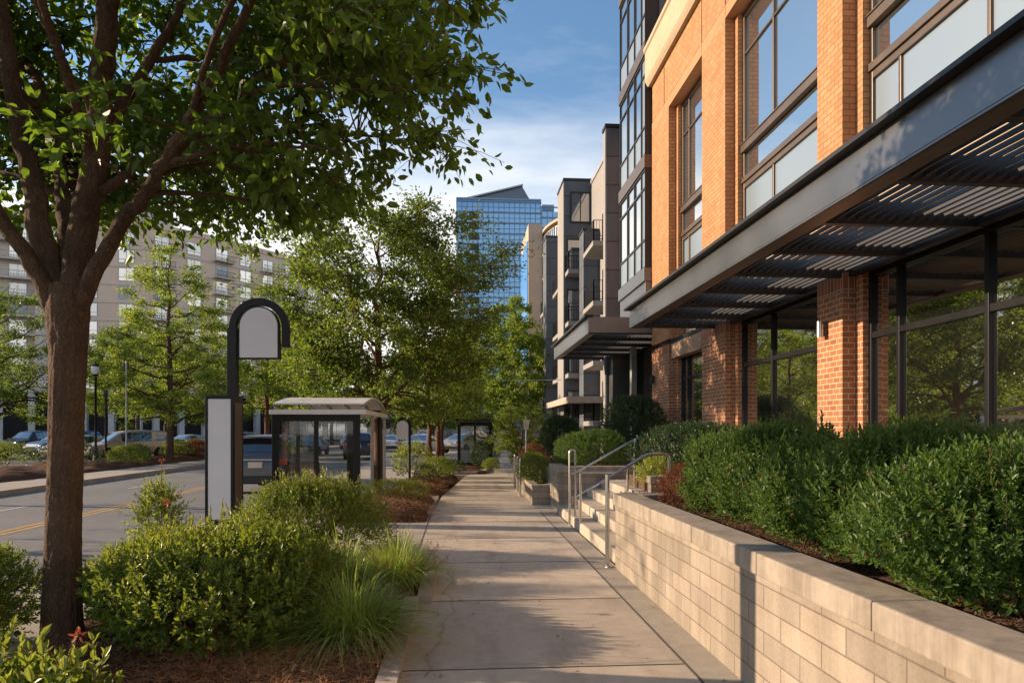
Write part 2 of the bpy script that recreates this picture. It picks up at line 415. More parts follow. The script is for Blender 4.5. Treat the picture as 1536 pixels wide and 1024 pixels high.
def shoot_leaves(rng, B, D, length, n, leaf, spread=.9, jitter=.25, start=.1):
    """n leaves set spirally along each shoot (B base, D direction); returns P, D, N, L"""
    T = len(B); D = unit(D)
    length = np.broadcast_to(length, (T,)); leaf = np.broadcast_to(leaf, (T,))
    t = start + (1 - start) * (np.arange(n) + .5) / n
    ref = np.where(np.abs(D[:, 2:3]) < .9, np.array([0, 0, 1.]), np.array([1., 0, 0]))
    U = unit(np.cross(ref, D)); V = np.cross(D, U)
    az = np.arange(n) * 2.4 + rng.uniform(0, 6.3, (T, 1)); az = az + rng.normal(0, .3, az.shape)
    perp = np.cos(az)[..., None] * U[:, None] + np.sin(az)[..., None] * V[:, None]
    ang = (spread * (1.15 - .75 * t))[None, :, None] + rng.normal(0, .15, (T, n, 1))
    LD = D[:, None] * np.cos(ang) + perp * np.sin(ang)
    LN = D[:, None] * np.sin(ang) - perp * np.cos(ang)
    LD = LD + rng.normal(0, jitter * .5, LD.shape); LN = LN + rng.normal(0, jitter, LN.shape)
    P = B[:, None] + D[:, None] * (length[:, None] * t)[..., None]
    L = leaf[:, None] * rng.uniform(.5, 1.25, (T, n)) * (1.05 - .3 * t)
    return P.reshape(-1, 3), unit(LD).reshape(-1, 3), unit(LN).reshape(-1, 3), L.ravel()
# ------------------------------------------------------------------ trees
def envelope(kind, t):
    t = np.clip(t, 0, 1)
    if kind == 'cone': return np.where(t < .22, .55 + t / .22 * .45, 1.02 * (1 - (t - .22) / .78) ** .72 + .03)
    if kind == 'oval': return np.sqrt(np.clip(1 - (2 * t - 1) ** 2, 0, 1)) ** .8
    if kind == 'spread': return np.clip(np.sqrt(np.clip(1 - ((t - .42) / .6) ** 2, 0, 1)), .05, 1)
    if kind == 'vase': return np.where(t < .6, .45 + .55 * t / .6, np.sqrt(np.clip(1 - ((t - .6) / .42) ** 2, 0, 1)))
    return np.sqrt(np.clip(1 - (2 * t - 1) ** 2, 0, 1))

def curve_pts(a, b, bow, k=9, rng=None, wob=0.):
    t = np.linspace(0, 1, k)[:, None]
    p = a + (b - a) * t + bow * (4 * t * (1 - t))
    if rng is not None and wob: p[1:-1] += rng.normal(0, wob, (k - 2, 3))
    return p

def crown_and_wood(root, rng, wood, nodes, nrad, clusters, cr, tips, lpt, leaf, leafm, woodm, detail=0, flat=.55, twigs=True,
                   lw=.5, sag=.0, spread=.95, wood_name='trunk', crown_name='crown', bscale=1., upbias=.25, side=4, scat=.13):
    """limbs reach to each clump centre; from there twigs fan out and carry the leaves"""
    C = np.asarray(clusters); nodes = np.asarray(nodes); nrad = np.asarray(nrad)
    d = np.linalg.norm(C[:, None] - nodes[None], axis=2) + .8 * np.maximum(0, nodes[None, :, 2] - C[:, None, 2] + .1)
    j = d.argmin(1); A = nodes[j]; dist = np.linalg.norm(C - A, axis=1)
    k = 6; t = np.linspace(0, 1, k)[None, :, None]
    bow = np.zeros_like(C); bow[:, 2] = .10 * dist; bow += rng.normal(0, .05, C.shape) * dist[:, None]
    path = A[:, None] + (C - A)[:, None] * t + bow[:, None] * (4 * t * (1 - t))
    r0 = np.minimum(nrad[j] * .7, (.006 + .012 * dist) * bscale)
    rad = r0[:, None] * (1 - .75 * t[..., 0])
    wood.tubes(path, rad, side)
    # twigs
    n = len(C)
    off = rng.normal(0, 1, (n, tips, 3)); off = unit(off) * rng.uniform(.35, 1., (n, tips, 1)) * cr[:, None, None]
    off[..., 2] *= flat
    outd = unit(C - np.array([nodes[:, 0].mean(), nodes[:, 1].mean(), 0]) * 1.0); outd[:, 2] = upbias
    off += outd[:, None] * cr[:, None, None] * .35
    st = rng.uniform(0.45, 1., (n, tips, 1))
    k0 = path[:, 3][:, None] * (1 - st) + C[:, None] * st
    T0 = k0.reshape(-1, 3); T1 = (C[:, None] + off).reshape(-1, 3)
    if sag: T1[:, 2] -= sag * rng.uniform(0, 1, len(T1)) * np.repeat(cr, tips)
    D = T1 - T0; ln = np.linalg.norm(D, axis=1)
    if twigs:
        tt = np.linspace(0, 1, 4)[None, :, None]
        b2 = np.zeros_like(D); b2[:, 2] = .08 * ln
        tp = T0[:, None] + D[:, None] * tt + b2[:, None] * (4 * tt * (1 - tt))
        wood.tubes(tp, (.0035 * bscale + .003 * bscale * ln)[:, None] * (1 - .7 * tt[..., 0]), 3)
    P, LD, LN, L = shoot_leaves(rng, T0, D, ln * 1.03, lpt, leaf, spread, .3, .18)
    LN[:, 2] += .55; LD[:, 2] -= .18 + sag * .3
    P = P + rng.normal(0, 1, P.shape) * np.repeat(np.repeat(cr, tips), lpt)[:, None] * scat * np.array([1, 1, .8])
    me = leaf_mesh(crown_name, P, LD, unit(LN), L, lw, leafm, detail)
    w = wood.build(wood_name, woodm, root, smooth=True)
    c = link(crown_name, me, root)
    return w, c

def tree(name, label, loc, seed, H, th, Rr, kind='oval', n_limbs=14, n_cl=110, tips=8, lpt=9, leaf=.1, leafm='leaf_mid', woodm='bark_far',
         r0=.14, group=None, multi=1, rise=.45, flat=.6, twigs=True, cr=None, rz=0., cat='tree', sag=0., detail=0, lw=.55, inner=.35):
    rng = np.random.default_rng(seed)
    root = thing(name, label, cat, loc, rz, group)
    wood = MB(); nodes, nrad = [], []
    for s in range(multi):
        lean = np.array([0, 0, 0.]) if multi == 1 else np.array([cos(s * 2 * pi / multi + 1), sin(s * 2 * pi / multi + 1), 0]) * Rr * .33
        k = 14; t = np.linspace(0, 1, k)
        p = np.stack([lean[0] * t ** 1.1 + rng.normal(0, .012 * H, k) * t, lean[1] * t ** 1.1 + rng.normal(0, .012 * H, k) * t, t * H * .94], 1)
        p[0, 2] = -.05
        r = r0 / math.sqrt(multi) * (1 - t) ** .8 + .012; r[0] *= 1.45; 
        p = np.insert(p, 1, p[0] * .65 + p[1] * .35, 0); r = np.insert(r, 1, r0 / math.sqrt(multi) * 1.06)
        wood.tube(p, r, 9)
        up = p[:, 2] > th * .9
        q = np.linspace(0, 1, 40); 
        ip = np.stack([np.interp(q, np.linspace(0, 1, len(p)), p[:, i]) for i in range(3)], 1); ir = np.interp(q, np.linspace(0, 1, len(p)), r)
        m = ip[:, 2] > th
        nodes += list(ip[m]); nrad += list(ir[m])
        nl = max(3, n_limbs // multi)
        for i in range(nl):
            f = (i + rng.uniform(0, .7)) / nl
            z0 = th + (H * .85 - th) * f ** 1.1
            az = i * 2.4 + rng.uniform(-.4, .4) + s * 2
            b = np.array([np.interp(z0, p[:, 2], p[:, 0]), np.interp(z0, p[:, 2], p[:, 1]), z0])
            zt = z0 + rise * Rr * (1.2 - .3 * f) * rng.uniform(.6, 1.1)
            rr = Rr * envelope(kind, np.array((min(zt, H * .98) - th) / (H - th))) * rng.uniform(.62, .95)
            e = np.array([lean[0] + cos(az) * rr, lean[1] + sin(az) * rr, min(zt, H * .97)])
            cp = curve_pts(b, e, np.array([0, 0, -.06 * rr]), 9, rng, .012 * Rr)
            br = np.interp(z0, p[:, 2], r) * .55
            cr_ = np.linspace(br, max(.008, br * .18), 9)
            wood.tube(cp, cr_, 6); nodes += list(cp[2:]); nrad += list(cr_[2:])
    # clump centres, denser towards the outside, not on a regular lattice
    t = rng.beta(1.25, 1.25, n_cl * 6); az = rng.uniform(0, 2 * pi, n_cl * 6)
    env = envelope(kind, t) * Rr
    keep = rng.uniform(0, 1, n_cl * 6) < (env / Rr) ** 1.6 + .04
    t, az, env = t[keep][:n_cl], az[keep][:n_cl], env[keep][:n_cl]
    lump = 1 + .16 * np.sin(az * 3 + seed + t * 5) + .1 * np.sin(az * 5 - t * 9 + seed * 2)
    rr = env * lump * rng.uniform(inner, 1., len(t)) ** .6
    C = np.stack([rr * np.cos(az), rr * np.sin(az), th + t * (H - th) - .05 * H * (rr / Rr)], 1)
    size = (cr or Rr * .26) * rng.uniform(.65, 1.25, len(C))
    crown_and_wood(root, rng, wood, nodes, nrad, C, size, tips, lpt, leaf, M[leafm], M[woodm], detail, flat, twigs, bscale=max(1., r0 / .1), sag=sag, lw=lw)
    return root

# ------------------------------------------------------------------ shrubs
def bush_points(rng, n, rx, ry, h, p=2.6, lumps=16, amp=.2, dmin=.55):
    v = unit(rng.normal(0, 1, (n, 3))); v[:, 2] = np.where(v[:, 2] < -.75, -v[:, 2], v[:, 2])
    r = 1 / (np.abs(v) ** p).sum(1) ** (1 / p)
    bd = unit(rng.normal(0, 1, (lumps, 3))); ba = rng.uniform(-.6, 1., lumps) * amp; bs = rng.uniform(.06, .25, lumps)
    r *= 1 + (ba[None] * np.exp(-(1 - v @ bd.T) / bs[None])).sum(1)
    dep = 1 - (1 - dmin) * rng.uniform(0, 1, n) ** 1.8
    P = v * (r * dep)[:, None] * np.array([rx, ry, h / 2]); P[:, 2] += h / 2
    nr = unit(v * np.array([1 / rx, 1 / ry, 2 / h]))
    return P, nr

def bush(name, label, loc, seed, rx, ry, h, n=1500, k=8, leaf=.035, sl=.10, leafm='shrub', p=2.6, amp=.2, up=.55, group=None, cat='shrub',
         detail=1, lw=.45, spread=.95, tall=0, tall_len=.25, stems=10, topm=None, top_n=0, rz=0., tallm=None, blooms=None, dmin=.5):
    rng = np.random.default_rng(seed)
    root = thing(name, label, cat, loc, rz, group)
    P, nr = bush_points(rng, n, rx, ry, h, p, 18, amp, dmin)
    keep = P[:, 2] > .03; P, nr = P[keep], nr[keep]
    D = nr * .75 + np.array([0, 0, up]) + rng.normal(0, .28, P.shape)
    lens = sl * rng.uniform(.6, 1.3, len(P))
    A = shoot_leaves(rng, P, D, lens, k, leaf, spread, .25)
    link('foliage', leaf_mesh('foliage', A[0], A[1], A[2], A[3], lw, M[leafm], detail), root)
    st = MB()
    if tall:
        Q, qn = bush_points(rng, tall * 6, rx * .9, ry * .9, h, p, 18, amp, .96)
        Q = Q[Q[:, 2] > h * .72][:tall]
        TD = np.tile([0, 0, 1.], (len(Q), 1)) + rng.normal(0, .2, (len(Q), 3)); TD = unit(TD)
        tl = tall_len * rng.uniform(.5, 1.2, len(Q))
        A = shoot_leaves(rng, Q - TD * .05, TD, tl, int(k * 1.6), leaf * 1.1, .85, .2)
        link('young_shoots', leaf_mesh('young_shoots', A[0], A[1], A[2], A[3], lw, M[tallm or leafm], detail), root)
        st.tubes(np.stack([Q - TD * .1, Q + TD * tl[:, None] * .5, Q + TD * tl[:, None] * .97], 1), np.tile([.004, .003, .0015], (len(Q), 1)), 4)
    for i in range(stems):
        a = rng.uniform(0, 6.3); e = np.array([cos(a) * rx * .6, sin(a) * ry * .6, h * rng.uniform(.5, .85)])
        b = np.array([cos(a) * rx * .12, sin(a) * ry * .12, -.03])
        st.tube(curve_pts(b, e, np.array([0, 0, .05]), 6, rng, .01), np.linspace(.012, .004, 6), 5)
    if blooms:
        B = []
        for q in blooms:
            m = 26
            dd = unit(rng.normal(0, 1, (m, 3)) + np.array([0, 0, .6]))
            B.append((np.array(q) + dd * .012, dd, unit(rng.normal(0, 1, (m, 3))), rng.uniform(.018, .042, m)))
            b0 = np.array([q[0] * .7, q[1] * .7, h * .7])
            st.tube(curve_pts(b0, np.array(q), np.array([0, 0, .02]), 5), np.linspace(.005, .003, 5), 5)
        link('blossom', leaf_mesh('blossom', *[np.concatenate([b[i] for b in B]) for i in range(4)], .4, M['red_bloom'], 1), root)
    st.build('stem', M['bark_twig'], root, smooth=True)
    return root

def grass_clump(name, label, loc, seed, r, hgt, n, group, blooms=0):
    rng = np.random.default_rng(seed)
    root = thing(name, label, 'grass clump', loc, 0, group)
    a = rng.uniform(0, 2 * pi, n); rb = r * .42 * np.sqrt(rng.uniform(0, 1, n))
    base = np.stack([rb * np.cos(a), rb * np.sin(a), np.full(n, -.02)], 1)
    out = a + rng.normal(0, .5, n); od = np.stack([np.cos(out), np.sin(out), np.zeros(n)], 1)
    reach = r * rng.uniform(.35, 1.35, n) * (.35 + .65 * rb / (r * .42)); top = hgt * rng.uniform(.6, 1.15, n) * (1.05 - .35 * rb / (r * .42))
    K = 8; t = np.linspace(0, 1, K)[None, :, None]
    z = top[:, None, None] * (2.1 * t - 1.75 * t ** 2.3 * np.clip(reach / r, .25, 1.05)[:, None, None])
    C = base[:, None] + od[:, None] * reach[:, None, None] * t ** 1.7 + np.concatenate([np.zeros((n, K, 2)), z], 2)
    sd = np.stack([-np.sin(out), np.cos(out), np.zeros(n)], 1) + rng.normal(0, .25, (n, 3)); sd = unit(sd)
    w = (.0090 * rng.uniform(.7, 1.3, n))[:, None, None] * (1 - .9 * t ** 2.5)
    V = np.stack([C - sd[:, None] * w / 2, C + sd[:, None] * w / 2], 2)
    i = (np.arange(n) * K * 2)[:, None] + (np.arange(K - 1) * 2)[None]
    F = np.stack([i, i + 1, i + 3, i + 2], -1).reshape(-1, 4)
    link('blades', MB().add(V.reshape(-1, 3), F).mesh('blades', M['grass'], True), root)
    if blooms:
        q = rng.integers(0, n, blooms); B = base[q] + np.array([0, 0, hgt * .72]) + od[q] * (reach[q] * .75)[:, None] + rng.normal(0, .04, (blooms, 3))
        A = shoot_leaves(rng, B, np.tile([0, 0, 1.], (blooms, 1)) + rng.normal(0, .2, (blooms, 3)), .09, 9, .03, 1., .4)
        link('blossom', leaf_mesh('blossom', A[0], A[1], A[2], A[3], .45, M['red_bloom'], 0), root)
        st = MB(); b0 = B.copy(); b0[:, 2] = .1; b0[:, :2] *= .6
        st.tubes(np.stack([b0, (b0 + B) / 2 + [0, 0, .03], B + [0, 0, .07]], 1), np.full((blooms, 3), .0025), 4)
        st.build('stem', M['bark_twig'], root)
    return root

def straw(name, pts_fn, n, seed, ln=(.10, .24), w=.0030, mat='straw'):
    """loose pine needles lying on a bed"""
    rng = np.random.default_rng(seed)
    P = pts_fn(rng, n); n = len(P); a = rng.uniform(0, 2 * pi, n); L = rng.uniform(*ln, n); K = 5
    t = np.linspace(-.5, .5, K)[None, :]
    cur = rng.normal(0, 1.6, n)[:, None]
    ang = a[:, None] + cur * t
    dx = np.cumsum(np.cos(ang), 1) * (L / K)[:, None]; dy = np.cumsum(np.sin(ang), 1) * (L / K)[:, None]
    tilt = rng.normal(0, .13, n)[:, None]
    C = np.stack([P[:, 0:1] + dx, P[:, 1:2] + dy, P[:, 2:3] + np.abs(tilt * t * L[:, None]) * 2 + rng.uniform(.003, .03, (n, 1)) + .03 * np.abs(cur) * (.25 - t ** 2)], -1)
    sd = np.stack([-np.sin(ang), np.cos(ang), rng.normal(0, .6, (n, K))], -1); sd = unit(sd)
    V = np.stack([C - sd * w / 2, C + sd * w / 2], 2)
    i = (np.arange(n) * K * 2)[:, None] + (np.arange(K - 1) * 2)[None]
    F = np.stack([i, i + 1, i + 3, i + 2], -1).reshape(-1, 4)
    o = link(name, MB().add(V.reshape(-1, 3), F).mesh(name, M[mat]))
    return props(o, kind='stuff')

# ------------------------------------------------------------------ cars
CARS = {
 # x, z bottom, half width, z belt, half roof width, z top
 'suv': (4.7, [(-2.35, .42, .80, .72, .70, .76), (-2.31, .36, .88, .84, .78, .90), (-2.24, .32, .93, 1.02, .85, 1.08), (-2.16, .30, .945, 1.08, .80, 1.17),
      (-1.93, .30, .95, 1.10, .66, 1.62), (-1.80, .30, .95, 1.10, .66, 1.67), (-1.2, .30, .95, 1.08, .68, 1.71), (-.2, .30, .95, 1.05, .68, 1.70), (.45, .30, .95, 1.03, .65, 1.62),
      (1.15, .30, .94, 1.02, .78, 1.09), (1.9, .30, .92, .95, .70, 1.00), (2.22, .32, .84, .80, .60, .86), (2.35, .40, .72, .62, .5, .66)], (3, 4), (8, 9), [(4, 6), (6, 7), (7, 8)], (-1.45, 1.45), .37),
 'van': (4.9, [(-2.45, .42, .82, .70, .74, .74), (-2.40, .34, .90, .95, .84, 1.02), (-2.33, .30, .95, 1.06, .82, 1.14), (-2.12, .30, .97, 1.08, .72, 1.66),
      (-1.95, .30, .97, 1.08, .72, 1.71), (-1.0, .30, .97, 1.05, .73, 1.75), (.1, .30, .97, 1.02, .72, 1.73), (.75, .30, .96, 1.0, .68, 1.60),
      (1.6, .30, .94, .98, .78, 1.04), (2.1, .30, .90, .88, .68, .93), (2.35, .34, .80, .72, .56, .78), (2.45, .42, .70, .60, .5, .62)], (2, 3), (7, 8), [(3, 5), (5, 6), (6, 7)], (-1.5, 1.5), .36),
 'sedan': (4.6, [(-2.3, .42, .78, .70, .66, .74), (-2.24, .34, .86, .86, .72, .92), (-1.95, .30, .91, .93, .70, .99), (-1.55, .30, .92, .94, .70, 1.02),
      (-.85, .30, .92, .93, .58, 1.38), (-.2, .30, .92, .92, .60, 1.44), (.35, .30, .92, .91, .58, 1.40),
      (1.2, .30, .91, .89, .72, .95), (1.9, .30, .88, .80, .64, .84), (2.2, .33, .78, .68, .54, .72), (2.3, .40, .68, .58, .46, .60)], (3, 4), (6, 7), [(3, 5), (5, 6)], (-1.38, 1.40), .33)}

def car(name, label, loc, rz, kind, pm, detail=True, group=None, cat='car'):
    L, st, rw, ww, sw, ax, wr = CARS[kind]
    root = thing(name, label, cat, loc, rz, group)
    def half(q):
        x, zb, w, zl, wrf, zt = q
        return [(0, zb), (w * .86, zb), (w * .98, zb + .13), (w, zb * .5 + zl * .5), (w * .965, zl), (wrf, zt - (zt - zl) * .12), (wrf * .86, zt), (0, zt + .018)]
    rings = []
    for q in st:
        h = half(q); ring = [(q[0], y, z) for y, z in h] + [(q[0], -y, z) for y, z in h[-2:0:-1]]
        rings.append(ring)
    n = len(rings[0]); V = np.array(rings).reshape(-1, 3)
    i = np.arange(len(st) - 1)[:, None] * n; j = np.arange(n)[None]; jn = (j + 1) % n
    b = MB().add(V, np.stack([i + j, i + n + j, i + n + jn, i + jn], -1).reshape(-1, 4))
    b.add(V[:n], [tuple(range(n))]); b.add(V[-n:], [tuple(range(n))[::-1]])
    body = b.build('body', M[pm], root, smooth=True)
    e = body.modifiers.new('edges', 'EDGE_SPLIT'); e.split_angle = R(32)
    R_ = np.array(rings)
    def panel(nm, quad, mat, push=.012, shrink=.05, up=.07):
        c = quad.mean(0); q = c + (quad - c) * (1 - shrink)
        nn = unit(np.cross(q[1] - q[0], q[2] - q[1]))
        return q + nn * push
    # side windows
    for s in (1, -1):
        k0, k1 = (4, 5) if s > 0 else (n - 4, n - 5)
        for a, c in sw:
            lo0, lo1, hi0, hi1 = R_[a, k0], R_[c, k0], R_[a, k1], R_[c, k1]
            lo0 = lo0 * .93 + hi0 * .07; lo1 = lo1 * .93 + hi1 * .07
            quad = np.array([lo0, lo1, hi1, hi0]) if s < 0 else np.array([lo1, lo0, hi0, hi1])
            q = panel('w', quad, None); MB().add(q, [(0, 1, 2, 3)]).build('side_window', M['car_glass'], root)
    def across(a, c, nm):
        lo, hi = R_[a, 5:10] * [1, .93, 1], R_[c, 5:10] * [1, .93, 1]
        A, B = lo + (hi - lo) * .07, lo + (hi - lo) * .93
        nn = np.cross(B[2] - A[2], A[4] - A[0]); nn = nn / np.linalg.norm(nn); nn = nn if nn[2] > 0 else -nn
        V_ = np.concatenate([A, B]) + nn * .014
        MB().add(V_, [(k, k + 1, k + 6, k + 5) for k in range(4)]).build(nm, M['car_glass'], root)
    across(*rw, 'rear_window'); across(*ww, 'windscreen')
    # wheels
    for x in ax:
        for s in (1, -1):
            y = s * (st[6][2] - .115)
            prof = [(.0, -.10), (wr * .62, -.10), (wr * .9, -.11), (wr, -.07), (wr, .07), (wr * .9, .11), (wr * .64, .115)]
            ty = MB().lathe([(a, z * s) for a, z in prof], 20)
            V0 = ty.ch[0][0]; ty.ch[0] = (np.stack([V0[:, 0] + x, V0[:, 2] + y, V0[:, 1] + wr], 1), ty.ch[0][1])
            w = ty.build('wheel', M['rubber'], root, smooth=True)
            if detail:
                rm = MB(); 
                for kk in range(5):
                    a = kk * 2 * pi / 5
                    rm.obox((x + cos(a) * wr * .32, y + s * .108, wr + sin(a) * wr * .32), (wr * .62, .02, .055), ry=-a)
                rm.cyl(0, 0, -.01, .012, wr * .14, 10); v, f = rm.ch[-3]
                for ci in (-3, -2, -1):
                    v, f = rm.ch[ci]; rm.ch[ci] = (np.stack([v[:, 0] + x, v[:, 2] + y + s * .112, v[:, 1] + wr], 1), f)
                rm.build('rim', M['rim'], w)
            ar = MB().lathe([(wr * 1.13, -.02), (wr * 1.13, .02), (wr * .55, .021)], 20)
            V0 = ar.ch[0][0]; V0 = np.stack([V0[:, 0] + x, V0[:, 2] * s + s * (st[6][2] + .002), V0[:, 1] + wr + .01], 1); ar.ch[0] = (V0, ar.ch[0][1])
            ar.build('wheel_arch', M['black'], root)
    x0, x1 = -L / 2, L / 2; zt = .95 if kind != 'sedan' else .78
    for s in (1, -1):
        MB().obox((x0 + .075, s * .73, zt), (.12, .30, .17), rz=-s * .12).build('taillight', M['red_light'], root, bevel=.02)
        MB().obox((x1 - .16, s * .66, zt - .17), (.16, .30, .13), rz=-s * .35).build('headlight', M['head_light'], root, bevel=.02)
        MB().obox((.85, s * 1.02, 1.06 if kind != 'sedan' else .98), (.12, .16, .12)).build('wing_mirror', M[pm], root, bevel=.02)
    MB().obox((x0 - .005, 0, .86 if kind != 'sedan' else .74), (.03, .40, .17)).build('number_plate', M['plate'], root, bevel=.004)
    MB().obox((x0 + .06, 0, .44), (.14, 1.55, .24)).build('bumper', M['charcoal'], root, bevel=.03)
    MB().obox((x1 - .07, 0, .42), (.14, 1.2, .2)).build('bumper', M['charcoal'], root, bevel=.03)
    MB().obox((x1 - .045, 0, .64), (.1, .8, .14)).build('grille', M['black'], root, bevel=.01)
    if kind == 'suv' and detail:
        rr = MB()
        for s in (1, -1):
            rr.tube([(-1.7, s * .60, 1.70), (-1.5, s * .60, 1.77), (-.3, s * .60, 1.77), (.15, s * .60, 1.70)], .02, 6)
        rr.build('roof_rails', M['grey_metal'], root)
        MB().obox((-2.07, 0, 1.66), (.26, 1.2, .035), ry=.0).build('spoiler', M[pm], root, bevel=.012)
        MB().tube([(-2.37, -.45, .33), (-2.2, -.45, .33)], .035, 10).build('exhaust_pipe', M['steel'], root)
        MB().obox((x0 + .05, 0, 1.0), (.06, .9, .05)).build('chrome_strip', M['grey_metal'], root, bevel=.01)
    return root
# ------------------------------------------------------------------ world, sun, camera
w = bpy.data.worlds.new('World'); S.world = w; w.use_nodes = True
nt = w.node_tree; nt.nodes.clear()
wo = nt.nodes.new('ShaderNodeOutputWorld'); bg = nt.nodes.new('ShaderNodeBackground')
sky = nt.nodes.new('ShaderNodeTexSky'); sky.sky_type = 'NISHITA'; sky.sun_disc = False
sky.sun_elevation = R(SUN_EL); sky.sun_rotation = R(270 + SUN_AZ)
sky.altitude = 200; sky.air_density = 1.15; sky.dust_density = .6; sky.ozone_density = 2.2
tc = nt.nodes.new('ShaderNodeTexCoord')
sx = nt.nodes.new('ShaderNodeSeparateXYZ'); nt.links.new(tc.outputs['Generated'], sx.inputs[0])
def wm(op, a, b):
    n = nt.nodes.new('ShaderNodeMath'); n.operation = op
    for i, v in enumerate((a, b)):
        if isinstance(v, (int, float)): n.inputs[i].default_value = v
        else: nt.links.new(v, n.inputs[i])
    return n.outputs[0]
zz = wm('MAXIMUM', sx.outputs[2], 0.0); den = wm('ADD', zz, .16)
cv = nt.nodes.new('ShaderNodeCombineXYZ'); nt.links.new(wm('DIVIDE', sx.outputs[0], den), cv.inputs[0]); nt.links.new(wm('DIVIDE', sx.outputs[1], den), cv.inputs[1])
mp = mapping(nt, cv.outputs[0], (.62, 1.25, 1), (3.1, 1.35, 0))
cn = noise(nt, mp, 1.15, 9, .56); cn2 = noise(nt, mp, .42, 3, .5)
# thicker cloud near the horizon, thinning overhead
low = nt.nodes.new('ShaderNodeMapRange'); nt.links.new(zz, low.inputs[0]); low.inputs[1].default_value = .18; low.inputs[2].default_value = .56
low.inputs[3].default_value = .34; low.inputs[4].default_value = -.17
cs = wm('ADD', wm('ADD', wm('MULTIPLY', cn, .8), wm('MULTIPLY', cn2, .3)), low.outputs[0])
cm = ramp(nt, cs, [(.52, (0, 0, 0)), (.80, (1, 1, 1))])
cmf = wm('MULTIPLY', cm, .92)
skyc = mix(nt, 1., sky.outputs[0], (.84, .95, 1.02), 'MULTIPLY')
cloud = ramp(nt, cs, [(.52, (4.6, 4.8, 5.1)), (.9, (6.6, 6.4, 6.2))])
col = mix(nt, cmf, skyc, cloud)
nt.links.new(col, bg.inputs[0]); bg.inputs[1].default_value = .112
nt.links.new(bg.outputs[0], wo.inputs[0])

sl = bpy.data.lights.new('sun', 'SUN'); sl.energy = 4.8; sl.angle = R(.53); sl.color = (1., .755, .52)
so = bpy.data.objects.new('sun', sl); COL.objects.link(so)
from mathutils import Vector
sd = Vector((-cos(R(SUN_EL)) * cos(R(SUN_AZ)), cos(R(SUN_EL)) * sin(R(SUN_AZ)), sin(R(SUN_EL))))
so.rotation_euler = (-sd).to_track_quat('-Z', 'Y').to_euler(); so.location = (-30, 5, 20)

cd = bpy.data.cameras.new('camera'); co = bpy.data.objects.new('camera', cd); COL.objects.link(co); S.camera = co
co.location = (0, 0, 1.7); co.rotation_euler = (R(90), 0, -math.atan(75 / 1024))
cd.lens = 24; cd.sensor_width = 36; cd.sensor_fit = 'HORIZONTAL'; cd.shift_y = 133 / 1536
cd.clip_start = .05; cd.clip_end = 5000
cd.dof.use_dof = False
S.view_settings.view_transform = 'Standard'; S.view_settings.look = 'None'; S.view_settings.exposure = .95; S.view_settings.gamma = 1
S.cycles.max_bounces = 7; S.cycles.diffuse_bounces = 3; S.cycles.glossy_bounces = 4; S.cycles.transparent_max_bounces = 8; S.cycles.transmission_bounces = 4
S.cycles.sample_clamp_indirect = 6
S.cycles.use_denoising = True

# ------------------------------------------------------------------ ground
def strip_slab(name, poly, z0, z1, mat, bevel=0.): return struct(name, MB().prism(poly, z0, z1), M[mat], bevel)
def rect(x0, x1, y0, y1): return [(x0, y0), (x1, y0), (x1, y1), (x0, y1)]
struct('ground', MB().add([(-1500, -300, -.2), (1500, -300, -.2), (1500, 2500, -.2), (-1500, 2500, -.2)], [(0, 1, 2, 3)]), M['ground'])
struct('road', MB().add([(-12.9, -40, -.15), (-4.75, -40, -.15), (-4.75, 320, -.15), (-12.9, 320, -.15)], [(0, 1, 2, 3)]), M['asphalt'])
yl = MB()
for x in (-8.42, -8.20): yl.add([(x, -40, -.146), (x + .11, -40, -.146), (x + .11, 300, -.146), (x, 300, -.146)], [(0, 1, 2, 3)])
struct('yellow_road_lines', yl, M['yellow'])
wl = MB()
for y in np.arange(-30, 250, 7.5): wl.add([(-10.62, y, -.146), (-10.52, y, -.146), (-10.52, y + 2.6, -.146), (-10.62, y + 2.6, -.146)], [(0, 1, 2, 3)])
struct('white_road_dashes', wl, M['white_paint'])
strip_slab('near_kerb', rect(-4.75, -4.6, -30, 26), -.2, .0, 'kerb', .02)
strip_slab('far_kerb', rect(-13.06, -12.9, -30, 200), -.2, .0, 'kerb', .02)
strip_slab('far_sidewalk', rect(-14.9, -13.06, -30, 200), -.2, -.002, 'strip')
strip_slab('car_park', rect(-75, -18.6, -30, 98), -.25, -.05, 'lot')
strip_slab('verge_pavement', rect(-4.6, -.6, 9.0, 26.0), -.2, -.002, 'strip')
strip_slab('verge_strip', rect(-4.6, -3.3, -30, 9.0), -.2, -.002, 'strip')
strip_slab('far_verge', rect(-4.75, 1.15, 26.0, 200), -.2, -.004, 'strip')
walk = [(-.62, -8), (1.62, -8), (1.62, 14), (1.56, 20), (2.0, 33), (2.4, 42), (2.7, 150), (1.15, 150), (1.15, 31), (.1, 25), (-.52, 17.6), (-.62, 14)]
strip_slab('sidewalk', walk, -.2, 0, 'walk')
strip_slab('gutter_strip', rect(1.62, 1.92, -8, 14.05), -.2, .004, 'strip')
strip_slab('right_verge', [(1.56, 20), (6.3, 20), (8, 33), (8, 150), (2.7, 150), (2.4, 42), (2.0, 33)], -.2, -.003, 'strip')
strip_slab('right_edge_strip', rect(1.56, 2.2, 14.05, 20), -.2, -.001, 'strip')
jt = MB()
for i in range(14):
    y = 2.9 + 1.96 * i
    xr = 1.62 if y < 14 else 1.6 + max(0, y - 20) * .03
    xl = -.62 if y < 14 else (-.55 if y < 18 else -.52 + (y - 17.6) * .085)
    jt.box(xl + .01, xr - .005, y, y + .012, -.01, .0035)
jt.box(1.613, 1.628, -8, 14.05, -.01, .0062)
jt.box(-.628, -.612, 9.0, 14, -.01, .0035)
struct('sidewalk_joints', jt, M['joint'])
